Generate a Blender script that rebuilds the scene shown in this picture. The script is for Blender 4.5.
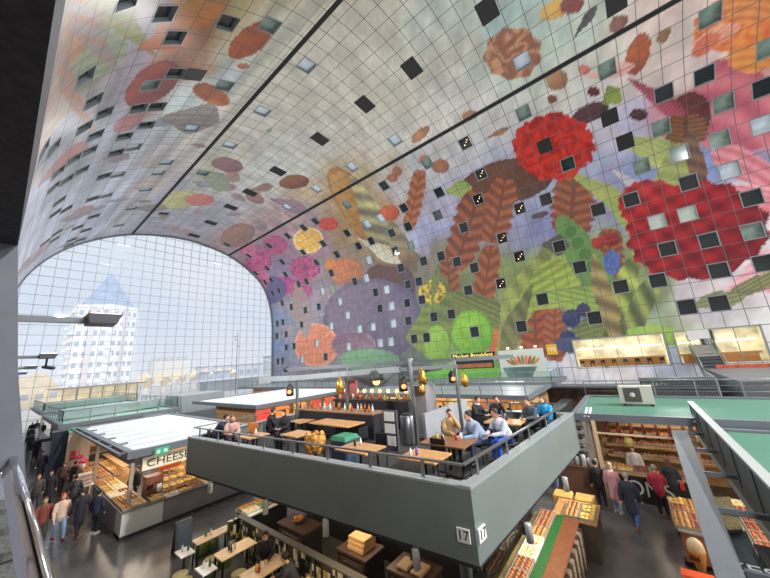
import bpy, math, random
import numpy as np
from mathutils import Vector, Matrix
PI = math.pi
rnd = random.Random(7)
WORLD = 1.0
FLOOD = 830
EXPO = 0.0
GAIN_ = 1.1
SEAM = 1700
SAT = .88
FILLP = 4300
for o in list(bpy.data.objects): bpy.data.objects.remove(o)
scene = bpy.context.scene
COL = scene.collection
# ------------------------------------------------------------------ camera
EYE = 6.5
F = 300.0
up = np.array([-94, 1279, -F], float); up /= np.linalg.norm(up)
ax = np.array([-390, -102, -F], float); ax -= up*ax.dot(up); ax /= np.linalg.norm(ax)
BM = np.array([np.cross(ax, up), ax, up])          # camera axes -> world axes
cd = bpy.data.cameras.new('camera'); cam = bpy.data.objects.new('camera', cd); COL.objects.link(cam)
cam.matrix_world = Matrix.Translation((0, 0, EYE)) @ Matrix([list(r) for r in BM]).to_4x4()
cd.sensor_width = 36; cd.lens = 36*F/770; cd.clip_start = .05; cd.clip_end = 1000
scene.camera = cam
def ray(px, py): return BM @ np.array([px-385., -(py-289.), -F])
def G(px, py, z):                                   # point of the photo on the level z
    d = ray(px, py); d = d*((z-EYE)/d[2]); return (float(d[0]), float(d[1]))
def GY(px, py, Y): d = ray(px, py); d = d*(Y/d[1]); return (float(d[0]), Y, float(d[2])+EYE)
def GX(px, py, X): d = ray(px, py); d = d*(X/d[0]); return (X, float(d[1]), float(d[2])+EYE)
# ------------------------------------------------------------------ light
w = bpy.data.worlds.new('sky'); scene.world = w; w.use_nodes = True
wn = w.node_tree.nodes; wl = w.node_tree.links
bg = wn['Background']; tc = wn.new('ShaderNodeTexCoord'); sp = wn.new('ShaderNodeSeparateXYZ'); cr = wn.new('ShaderNodeValToRGB')
nz = wn.new('ShaderNodeTexNoise'); nz.inputs['Scale'].default_value = 2.2; nz.inputs['Detail'].default_value = 5
mx = wn.new('ShaderNodeMix'); mx.data_type = 'RGBA'
wl.new(tc.outputs['Generated'], sp.inputs[0]); wl.new(sp.outputs['Z'], cr.inputs[0]); wl.new(tc.outputs['Generated'], nz.inputs['Vector'])
cr.color_ramp.elements[0].position = .0; cr.color_ramp.elements[0].color = (.80, .86, .95, 1)
cr.color_ramp.elements[1].position = .5; cr.color_ramp.elements[1].color = (.86, .93, 1, 1)
e = cr.color_ramp.elements.new(.16); e.color = (.70, .79, .93, 1)
mx.inputs['B'].default_value = (.92, .95, 1, 1)
mr = wn.new('ShaderNodeMapRange'); mr.inputs['From Min'].default_value = .45; mr.inputs['From Max'].default_value = .7; mr.inputs['To Max'].default_value = .6
wl.new(nz.outputs['Fac'], mr.inputs[0]); wl.new(mr.outputs[0], mx.inputs['Factor'])
wl.new(cr.outputs[0], mx.inputs['A']); wl.new(mx.outputs['Result'], bg.inputs[0])
yb = wn.new('ShaderNodeMapRange')                       # the sky is brighter behind the camera, where the sun stands
yb.inputs['From Min'].default_value = .2; yb.inputs['From Max'].default_value = -.8; yb.inputs['To Min'].default_value = WORLD; yb.inputs['To Max'].default_value = WORLD*2.0
wl.new(sp.outputs['Y'], yb.inputs[0]); wl.new(yb.outputs[0], bg.inputs['Strength'])
bg.inputs['Strength'].default_value = WORLD
sd = bpy.data.lights.new('sun', 'SUN'); sd.energy = .5; sd.angle = .3; sd.color = (1, .96, .9)
so = bpy.data.objects.new('sun', sd); COL.objects.link(so); so.rotation_euler = (math.radians(52), 0, math.radians(-25))
def area(name, loc, aim, sx, sy, power, col=(1, 1, 1), spread=None):
    l = bpy.data.lights.new(name, 'AREA'); l.shape = 'RECTANGLE'; l.size = sx; l.size_y = sy; l.energy = power; l.color = col
    if spread: l.spread = spread
    o = bpy.data.objects.new(name, l); COL.objects.link(o); o.location = loc
    o.rotation_euler = (Vector(aim)-Vector(loc)).to_track_quat('-Z', 'Y').to_euler(); return o
ARMY = [-47, -32, -17, -2.5, 12.1, 27.4, 41.5, 55.5]
for y in ARMY:                                      # the floodlights on the wall arms and unseen lights added on the far side
    area('vault_light', (1.75, y, 8.75), (36, y+4, 15), .9, .9, FLOOD, (.97, .98, 1), 2.5)
    area('vault_light', (39.6, y, 6.2), (16, y+4, 32), .9, .9, FLOOD, (.97, .98, 1), 2.5)  # added light opposite the arms, no visible lamp
for y in (-35, -12, 8, 28, 48, 64):                 # unseen lights added along the vault's dark seams to brighten roofs and floor
    for x, z in ((12.4, 32.9), (30.6, 32.7)): area('seam_fill_light', (x, y, z), (x, y, 0), 2.5, .5, SEAM*(.45 if y < 20 else 1.1), (.98, .99, 1), 2.6)
for x, z in ((12.4, 32.6), (30.6, 32.4)): area('terrace_fill_light', (x, -36, z), (x*.6+4, 4, 2), 1.6, .6, FILLP, (1, .99, .97), 1.3)  # unseen light added to brighten the short terrace side
scene.view_settings.view_transform = 'Standard'; scene.view_settings.look = 'None'
scene.view_settings.exposure = EXPO; scene.view_settings.gamma = 1; scene.view_settings.use_curve_mapping = False
# ------------------------------------------------------------------ materials
def lin(c): return tuple(((v/255)/12.92 if v/255 <= .04045 else ((v/255+.055)/1.055)**2.4) for v in c)
MATS = {}
def mat(name, col, rough=.6, metal=0., noise=0., nscale=8., emit=0., spec=.5, bump=0., col2=None, coat=0.):
    if name in MATS: return MATS[name]
    m = bpy.data.materials.new(name); m.use_nodes = True; n = m.node_tree.nodes; l = m.node_tree.links
    b = n['Principled BSDF']; c = (*lin(col), 1)
    b.inputs['Roughness'].default_value = rough; b.inputs['Metallic'].default_value = metal
    b.inputs['Specular IOR Level'].default_value = spec; b.inputs['Coat Weight'].default_value = coat
    if noise or col2:
        t = n.new('ShaderNodeTexCoord'); z = n.new('ShaderNodeTexNoise'); z.inputs['Scale'].default_value = nscale; z.inputs['Detail'].default_value = 4
        r = n.new('ShaderNodeValToRGB'); l.new(t.outputs['Object'], z.inputs['Vector']); l.new(z.outputs['Fac'], r.inputs[0])
        if col2: a0 = c; a1 = (*lin(col2), 1)
        else: a0 = tuple(v*(1-noise) for v in c[:3])+(1,); a1 = tuple(min(1, v*(1+noise)) for v in c[:3])+(1,)
        r.color_ramp.elements[0].position = .35; r.color_ramp.elements[1].position = .65
        r.color_ramp.elements[0].color = a0; r.color_ramp.elements[1].color = a1
        l.new(r.outputs[0], b.inputs['Base Color'])
        if bump:
            bp = n.new('ShaderNodeBump'); bp.inputs['Strength'].default_value = bump; l.new(z.outputs['Fac'], bp.inputs['Height']); l.new(bp.outputs[0], b.inputs['Normal'])
    else: b.inputs['Base Color'].default_value = c
    if emit: b.inputs['Emission Color'].default_value = c; b.inputs['Emission Strength'].default_value = emit
    MATS[name] = m; return m
def glassmat(name, tint=(1, 1, 1), gloss=.08, haze=0.):
    if name in MATS: return MATS[name]
    m = bpy.data.materials.new(name); m.use_nodes = True; n = m.node_tree.nodes; l = m.node_tree.links
    n.remove(n['Principled BSDF']); out = n['Material Output']
    tr = n.new('ShaderNodeBsdfTransparent'); tr.inputs[0].default_value = (*tint, 1)
    gl = n.new('ShaderNodeBsdfGlossy'); gl.inputs['Roughness'].default_value = .03
    mx = n.new('ShaderNodeMixShader'); mx.inputs[0].default_value = gloss
    l.new(tr.outputs[0], mx.inputs[1]); l.new(gl.outputs[0], mx.inputs[2]); last = mx
    if haze:
        df = n.new('ShaderNodeBsdfTranslucent'); df.inputs[0].default_value = (.9, .93, 1, 1); m2 = n.new('ShaderNodeMixShader'); m2.inputs[0].default_value = haze
        l.new(mx.outputs[0], m2.inputs[1]); l.new(df.outputs[0], m2.inputs[2]); last = m2
    l.new(last.outputs[0], out.inputs[0]); MATS[name] = m; return m
# ------------------------------------------------------------------ mesh builder
class MB:
    def __init__(s): s.v = []; s.f = []; s.sm = []
    def add(s, v, f, smooth=False):
        n = len(s.v); s.v += [tuple(map(float, p)) for p in v]; s.f += [tuple(i+n for i in q) for q in f]; s.sm += [smooth]*len(f); return s
    def box(s, x0, x1, y0, y1, z0, z1, rz=0, c=None, bev=0):
        if bev and min(x1-x0, y1-y0, z1-z0) > 2.2*bev:
            v = []; f = []
            b = bev
            for z, i in ((z0, b), (z0+b, 0), (z1-b, 0), (z1, b)):
                v += [(x0+i, y0+i, z), (x1-i, y0+i, z), (x1-i, y1-i, z), (x0+i, y1-i, z)]
            f = [(3, 2, 1, 0), (12, 13, 14, 15)]
            for k in range(3):
                for j in range(4): a = k*4+j; d = k*4+(j+1) % 4; f.append((a, d, d+4, a+4))
        else:
            v = [(x0, y0, z0), (x1, y0, z0), (x1, y1, z0), (x0, y1, z0), (x0, y0, z1), (x1, y0, z1), (x1, y1, z1), (x0, y1, z1)]
            f = [(3, 2, 1, 0), (4, 5, 6, 7), (0, 1, 5, 4), (1, 2, 6, 5), (2, 3, 7, 6), (3, 0, 4, 7)]
        if rz:
            cx, cy = c or ((x0+x1)/2, (y0+y1)/2); C, S = math.cos(rz), math.sin(rz)
            v = [(cx+(x-cx)*C-(y-cy)*S, cy+(x-cx)*S+(y-cy)*C, z) for x, y, z in v]
        return s.add(v, f)
    def prism(s, poly, z0, z1):
        n = len(poly)
        if len(poly[0]) == 2: v = [(x, y, z0) for x, y in poly]+[(x, y, z1) for x, y in poly]
        f = [tuple(range(n-1, -1, -1)), tuple(range(n, 2*n))]+[(i, (i+1) % n, (i+1) % n+n, i+n) for i in range(n)]
        return s.add(v, f)
    def hull(s, a, b):                                # two equal loops of 3-D points, skinned
        n = len(a); f = [tuple(range(n-1, -1, -1)), tuple(range(n, 2*n))]+[(i, (i+1) % n, (i+1) % n+n, i+n) for i in range(n)]
        return s.add(list(a)+list(b), f)
    def cap(s, p0, p1, r0, r1=None, n=10, ends=True):
        r1 = r0 if r1 is None else r1
        p0 = Vector(p0); p1 = Vector(p1); d = (p1-p0)
        if d.length < 1e-6: d = Vector((0, 0, 1e-4))
        q = d.to_track_quat('Z', 'Y'); L = d.length; rings = []
        if ends: rings += [(-r0*.98, r0*.2), (-r0*.7, r0*.714)]
        rings += [(0, r0), (L, r1)]
        if ends: rings += [(L+r1*.7, r1*.714), (L+r1*.98, r1*.2)]
        v = []; f = []
        for z, r in rings:
            for k in range(n): v.append(p0+q @ Vector((r*math.cos(2*PI*k/n), r*math.sin(2*PI*k/n), z)))
        for j in range(len(rings)-1):
            for k in range(n): a = j*n+k; b = j*n+(k+1) % n; f.append((a, b, b+n, a+n))
        f.append(tuple(range(n-1, -1, -1))); f.append(tuple(range((len(rings)-1)*n, len(rings)*n)))
        return s.add(v, f, True)
    def tube(s, pts, r, n=8):
        for a, b in zip(pts[:-1], pts[1:]): s.cap(a, b, r, r, n, False)
        return s
    def bar(s, p0, p1, w, h):                          # rectangular bar between two points
        p0 = Vector(p0); p1 = Vector(p1); d = p1-p0; t = d.normalized(); sd = t.cross(Vector((0, 0, 1)))
        if sd.length < 1e-3: sd = Vector((1, 0, 0))
        sd.normalize(); u = sd.cross(t); o = [sd*(w/2)*i+u*(h/2)*j for i, j in ((-1, -1), (1, -1), (1, 1), (-1, 1))]
        return s.hull([p0+k for k in o], [p1+k for k in o])
    def ell(s, c, r, n=10, m=6, rot=None):
        v = []; f = []; c = Vector(c); rx, ry, rz = (r, r, r) if isinstance(r, (int, float)) else r
        for j in range(m+1):
            t = PI*j/m
            for k in range(n):
                p = Vector((rx*math.sin(t)*math.cos(2*PI*k/n), ry*math.sin(t)*math.sin(2*PI*k/n), rz*math.cos(t)))
                if rot: p = rot @ p
                v.append(c+p)
        for j in range(m):
            for k in range(n): a = j*n+k; b = j*n+(k+1) % n; f.append((a, a+n, b+n, b))
        return s.add(v, f, True)
    def lathe(s, c, prof, n=16):                       # prof: (r, z)
        v = [(c[0]+r*math.cos(2*PI*k/n), c[1]+r*math.sin(2*PI*k/n), c[2]+z) for r, z in prof for k in range(n)]; f = []
        for j in range(len(prof)-1):
            for k in range(n): a = j*n+k; b = j*n+(k+1) % n; f.append((a, b, b+n, a+n))
        f.append(tuple(range(n-1, -1, -1))); f.append(tuple(range((len(prof)-1)*n, len(prof)*n)))
        return s.add(v, f, True)
    def build(s, name, m, parent=None, label=None, world=True):
        me = bpy.data.meshes.new(name)
        off = Vector((0, 0, 0))
        if world and parent is not None:
            p = parent
            while p is not None: off += p.location; p = p.parent
        elif world and s.v:
            a = np.array(s.v); off = Vector(((a[:, 0].min()+a[:, 0].max())/2, (a[:, 1].min()+a[:, 1].max())/2, a[:, 2].min()))
        me.from_pydata([Vector(p)-off for p in s.v], [], s.f); me.update()
        me.polygons.foreach_set('use_smooth', s.sm)
        ms = m if isinstance(m, (list, tuple)) else [m]
        for k in ms: me.materials.append(k)
        o = bpy.data.objects.new(name, me); COL.objects.link(o)
        if parent is not None: o.parent = parent
        elif world: o.location = off
        if label: o['label'] = label
        return o
def tag(o, label, cat, group=None):
    o['label'] = label; o['category'] = cat
    if group: o['group'] = group
    return o
def thing(name, label, cat, loc, group=None, rz=0):
    o = bpy.data.objects.new(name, None); COL.objects.link(o); o.location = loc; o.rotation_euler.z = rz; o.empty_display_size = .2
    return tag(o, label, cat, group)
def struct(o): o['kind'] = 'structure'; return o
def dup(root, loc, rz=None, label=None, group=None, parent=None):
    r = root.copy(); COL.objects.link(r); r.location = loc
    if rz is not None: r.rotation_euler.z = rz
    if label: r['label'] = label
    if group: r['group'] = group
    if parent: r.parent = parent
    for ch in list(root.children):
        c = ch.copy(); COL.objects.link(c); c.parent = r
        for g in ch.children:
            d = g.copy(); COL.objects.link(d); d.parent = c
    return r
def lettering(name, text, size, loc, rot, m, parent=None, depth=.01, width=None, spacing=1.):
    cu = bpy.data.curves.new(name, 'FONT'); cu.body = text; cu.size = size; cu.extrude = depth; cu.align_x = 'CENTER'; cu.align_y = 'CENTER'; cu.space_character = spacing
    t = bpy.data.objects.new(name+'_tmp', cu); COL.objects.link(t)
    dg = bpy.context.evaluated_depsgraph_get(); me = bpy.data.meshes.new_from_object(t.evaluated_get(dg)); bpy.data.objects.remove(t)
    me.materials.clear(); me.materials.append(m)
    if width:
        xs = [v.co.x for v in me.vertices]; k = width/(max(xs)-min(xs))
        for v in me.vertices: v.co.x *= k
    o = bpy.data.objects.new(name, me); COL.objects.link(o)
    p = parent; off = Vector((0, 0, 0))
    while p is not None: off += p.location; p = p.parent
    o.parent = parent; o.location = Vector(loc)-off; o.rotation_euler = rot
    return o
# common materials
STEEL = mat('brushed_steel', (150, 155, 158), .3, .85)
GREYM = mat('grey_metal', (105, 110, 114), .45, .3)
DARKM = mat('dark_metal', (48, 50, 54), .5, .3)
BLACK = mat('black_paint', (22, 22, 25), .5)
WHITE = mat('white_paint', (225, 226, 224), .5)
WOOD = mat('light_wood', (190, 140, 88), .5, noise=.22, nscale=14)
DWOOD = mat('dark_wood', (92, 62, 42), .5, noise=.25, nscale=12)
# ------------------------------------------------------------------ the vault with its painted panels
CX = 21.3; YB = -50.; YF = 70.
def smooth(p, n=16):
    q = np.vstack([[-p[1][0], p[1][1]], p, 2*p[-1]-p[-2]]); o = []
    for i in range(1, len(q)-2):
        a, b, c, d = q[i-1:i+3]
        la, lb, lc = [np.linalg.norm(v)**.5 for v in (b-a, c-b, d-c)]
        m1 = (c-b)+lb*((b-a)/la-(c-a)/(la+lb)); m2 = (c-b)+lb*((d-c)/lc-(d-b)/(lb+lc))
        for k in range(n):
            t = k/n; o.append((2*t**3-3*t*t+1)*b+(t**3-2*t*t+t)*m1+(-2*t**3+3*t*t)*c+(t**3-t*t)*m2)
    o.append(p[-1]); return np.array(o)
HR = smooth(np.array([(0, 28.2), (9.0, 26.7), (14.4, 23.8), (17.9, 20.6), (19.9, 16.2), (20.8, 11), (21, 5), (21, -6.5)]))
HL = smooth(np.array([(0, 28.2), (9.0, 26.7), (14.4, 23.9), (17.7, 21.1), (20.0, 17.8), (21.3, 14.4), (21.75, 10), (21.8, 5), (21.8, -6.5)]))
LP = HL[::-1]*[-1, 1]; PR = np.vstack([LP[:-1], HR]); PR[:, 0] += CX; PR[:, 1] += EYE
SS = np.r_[0, np.cumsum(np.hypot(*np.diff(PR, axis=0).T))]; SS -= SS[len(LP)-1]
def pt(s): return np.interp(s, SS, PR[:, 0]), np.interp(s, SS, PR[:, 1])
def pnormal(s):
    x0, z0 = pt(s-.4); x1, z1 = pt(s+.4); t = np.array([x1-x0, z1-z0]); t = t/np.linalg.norm(t); return t, np.array([t[1], -t[0]])
ROWB = [-47.247, -45.694, -44.141, -42.588, -41.035, -39.482, -37.929, -36.376, -34.823, -33.27, -31.717, -30.164, -28.611, -27.058, -25.505, -23.952, -22.399, -20.846, -19.293, -17.74, -16.187, -14.634, -13.081, -11.528, -9.975, -9.525, -7.975, -6.425, -4.875, -3.325, -1.775, -0.225, 1.325, 2.875, 4.425, 5.975, 7.525, 9.075, 9.55, 11.102, 12.655, 14.209, 15.761, 17.314, 18.867, 20.42, 21.974, 23.526, 25.079, 26.633, 28.185, 29.739, 31.291, 32.844, 34.398, 35.95, 37.504, 39.056, 40.609, 42.163, 43.715, 45.269, 46.822]
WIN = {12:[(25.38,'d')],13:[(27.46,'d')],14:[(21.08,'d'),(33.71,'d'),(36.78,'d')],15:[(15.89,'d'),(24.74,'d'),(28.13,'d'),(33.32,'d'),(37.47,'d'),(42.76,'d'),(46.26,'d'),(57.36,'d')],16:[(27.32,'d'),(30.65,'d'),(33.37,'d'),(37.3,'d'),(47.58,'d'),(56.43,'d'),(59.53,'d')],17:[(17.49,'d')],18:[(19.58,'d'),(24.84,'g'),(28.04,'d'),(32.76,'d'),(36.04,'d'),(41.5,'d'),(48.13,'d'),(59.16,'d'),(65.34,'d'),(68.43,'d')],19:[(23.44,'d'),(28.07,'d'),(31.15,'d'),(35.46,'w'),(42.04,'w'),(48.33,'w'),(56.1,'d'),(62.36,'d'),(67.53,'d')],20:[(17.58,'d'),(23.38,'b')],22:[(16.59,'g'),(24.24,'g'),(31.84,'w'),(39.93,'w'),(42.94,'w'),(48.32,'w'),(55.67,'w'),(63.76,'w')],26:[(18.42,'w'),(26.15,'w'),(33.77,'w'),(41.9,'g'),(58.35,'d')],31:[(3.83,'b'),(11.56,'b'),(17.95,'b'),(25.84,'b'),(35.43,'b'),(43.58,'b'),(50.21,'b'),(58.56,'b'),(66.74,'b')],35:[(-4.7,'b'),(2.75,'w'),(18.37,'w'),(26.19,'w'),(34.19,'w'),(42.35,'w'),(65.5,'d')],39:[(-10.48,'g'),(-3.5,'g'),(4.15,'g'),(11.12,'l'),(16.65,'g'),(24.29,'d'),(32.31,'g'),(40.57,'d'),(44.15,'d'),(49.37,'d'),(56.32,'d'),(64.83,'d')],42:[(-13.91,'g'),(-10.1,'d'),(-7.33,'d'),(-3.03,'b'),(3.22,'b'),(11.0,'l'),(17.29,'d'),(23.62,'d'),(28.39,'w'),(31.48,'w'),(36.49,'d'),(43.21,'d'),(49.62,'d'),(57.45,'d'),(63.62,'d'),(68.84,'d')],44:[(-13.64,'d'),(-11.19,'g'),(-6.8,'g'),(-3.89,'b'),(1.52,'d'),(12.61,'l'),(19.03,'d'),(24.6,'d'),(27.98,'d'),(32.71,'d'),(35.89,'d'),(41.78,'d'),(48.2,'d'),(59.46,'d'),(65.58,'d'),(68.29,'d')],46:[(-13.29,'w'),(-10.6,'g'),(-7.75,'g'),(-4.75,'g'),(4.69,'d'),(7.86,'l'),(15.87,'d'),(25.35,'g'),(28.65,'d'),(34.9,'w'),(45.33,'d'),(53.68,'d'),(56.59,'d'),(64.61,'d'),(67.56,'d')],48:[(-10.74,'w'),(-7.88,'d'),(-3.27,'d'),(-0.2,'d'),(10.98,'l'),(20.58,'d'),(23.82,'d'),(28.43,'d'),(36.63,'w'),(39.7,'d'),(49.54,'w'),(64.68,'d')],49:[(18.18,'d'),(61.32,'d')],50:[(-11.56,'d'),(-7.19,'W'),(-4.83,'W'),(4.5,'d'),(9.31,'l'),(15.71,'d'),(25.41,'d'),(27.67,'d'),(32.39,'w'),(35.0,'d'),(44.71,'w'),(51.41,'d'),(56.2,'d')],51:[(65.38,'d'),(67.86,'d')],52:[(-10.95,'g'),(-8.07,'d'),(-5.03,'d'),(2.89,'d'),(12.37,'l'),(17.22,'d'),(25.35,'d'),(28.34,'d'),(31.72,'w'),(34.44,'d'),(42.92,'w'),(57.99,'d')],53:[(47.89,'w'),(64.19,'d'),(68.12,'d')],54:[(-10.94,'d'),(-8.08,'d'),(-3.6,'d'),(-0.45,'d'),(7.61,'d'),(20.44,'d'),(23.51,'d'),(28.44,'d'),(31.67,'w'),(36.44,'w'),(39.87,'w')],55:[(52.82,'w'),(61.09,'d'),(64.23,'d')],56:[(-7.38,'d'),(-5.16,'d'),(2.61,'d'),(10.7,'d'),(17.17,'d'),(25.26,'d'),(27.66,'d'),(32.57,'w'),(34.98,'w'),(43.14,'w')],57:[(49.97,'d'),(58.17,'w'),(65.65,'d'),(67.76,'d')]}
BG = [(-29.1,14.0,150,140,125),(-26.7,15.5,170,120,90),(-23.5,16.5,130,135,80),(-23.8,20.1,150,140,140),(-21.2,21.3,170,160,180),(-28.2,20.6,175,150,140),(-24.5,33.5,160,165,170),(-22.8,27.4,150,145,145),(-21.2,27.2,150,150,160),(-21.7,17.7,170,160,180),(-18.4,25.5,165,120,110),(-17.3,19.7,170,120,90),(-18.8,18.0,190,125,80),(-14.1,25.3,190,205,205),(-10.3,29.5,200,195,185),(-17.7,38.0,180,185,195),(-18.8,48.3,185,190,205),(-24.0,50.3,200,200,215),(-25.4,59.9,190,190,205),(-26.5,36.4,170,175,195),(-19.9,52.2,180,186,205),(-16.1,50.5,175,180,198),(-20.4,34.2,160,168,180),(-24.4,28.7,150,155,168),(-15.1,44.4,190,192,205),(-22.6,46.3,185,190,205),(-12.7,45.0,180,165,160),(-8.7,52.4,160,160,175),(-5.6,51.3,190,190,190),(-6.8,44.0,175,175,150),(-5.5,61.0,160,160,175),(-0.8,55.5,160,160,170),(7.5,60.8,170,150,150),(-1.2,40.3,190,190,185),(0.6,35.0,195,195,185),(-5.0,22.4,198,192,178),(0.8,13.2,192,187,172),(-5.2,14.6,198,192,178),(0.6,7.4,190,190,175),(2.0,3.2,165,190,185),(-0.5,4.9,185,195,185),(6.7,1.1,180,195,180),(11.5,0.4,200,200,190),(7.3,14.9,205,200,190),(-11.1,20.1,195,195,180),(-15.1,16.3,180,165,120),(-9.1,13.0,195,190,175),(10.7,-3.1,210,205,190),(13.4,-2.7,200,190,190),(12.1,-6.7,215,200,190),(15.4,-2.4,190,185,200),(18.1,-5.3,185,180,205),(11.0,-8.7,225,200,190),(19.4,-9.7,200,130,140),(22.5,-11.9,205,130,140),(14.9,-12.3,220,150,100),(15.0,-9.9,215,195,190),(11.7,16.1,185,185,190),(18.2,16.3,170,165,190),(21.4,21.2,155,160,195),(22.5,13.2,140,140,180),(20.2,4.7,150,165,190),(27.0,4.0,120,125,170),(32.1,9.8,115,130,80),(30.7,4.7,140,160,80),(22.7,-1.0,150,150,185),(23.1,-4.6,130,150,195),(23.7,-8.4,120,140,190),(25.6,-10.2,120,140,190),(28.9,-10.8,225,200,205),(33.8,-10.4,215,205,210),(36.8,-6.4,200,190,195),(38.6,-5.3,200,190,200),(38.2,-8.8,220,205,210),(35.9,-2.0,120,135,90),(36.3,1.7,110,125,70),(39.0,-0.5,120,140,180),(39.3,-2.9,150,175,110),(38.1,6.1,110,130,150),(31.5,20.1,110,120,80),(26.2,28.7,120,115,130),(20.0,30.8,150,130,100),(11.4,31.1,170,140,100),(16.0,30.4,165,135,95),(8.1,32.5,185,165,130),(8.5,40.9,180,160,150),(10.0,49.5,165,130,150),(11.8,59.9,160,120,140),(17.8,52.1,160,125,145),(17.2,63.2,140,130,160),(29.8,66.5,120,140,175),(35.8,69.0,110,140,185),(35.5,58.7,180,145,130),(27.6,50.7,150,135,145),(33.1,42.3,130,125,140),(25.9,38.3,130,118,125),(34.2,34.6,110,105,120),(38.7,45.5,140,125,145),(39.5,35.1,120,150,125),(38.4,28.5,100,105,110),(35.6,24.2,110,130,80),(37.8,19.3,120,160,80),(38.4,13.5,150,120,80),(26.4,20.9,125,120,100),(45.7,3.5,222,222,228),(43.9,9.4,200,215,205),(44.6,7.3,190,200,225),(42.8,-1.4,190,200,225),(45.0,1.6,215,205,205),(42.2,-6.6,225,225,225),(44.0,31.1,80,85,90),(45.0,17.3,120,190,90),(42.4,-9.0,225,225,225)]
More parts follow.
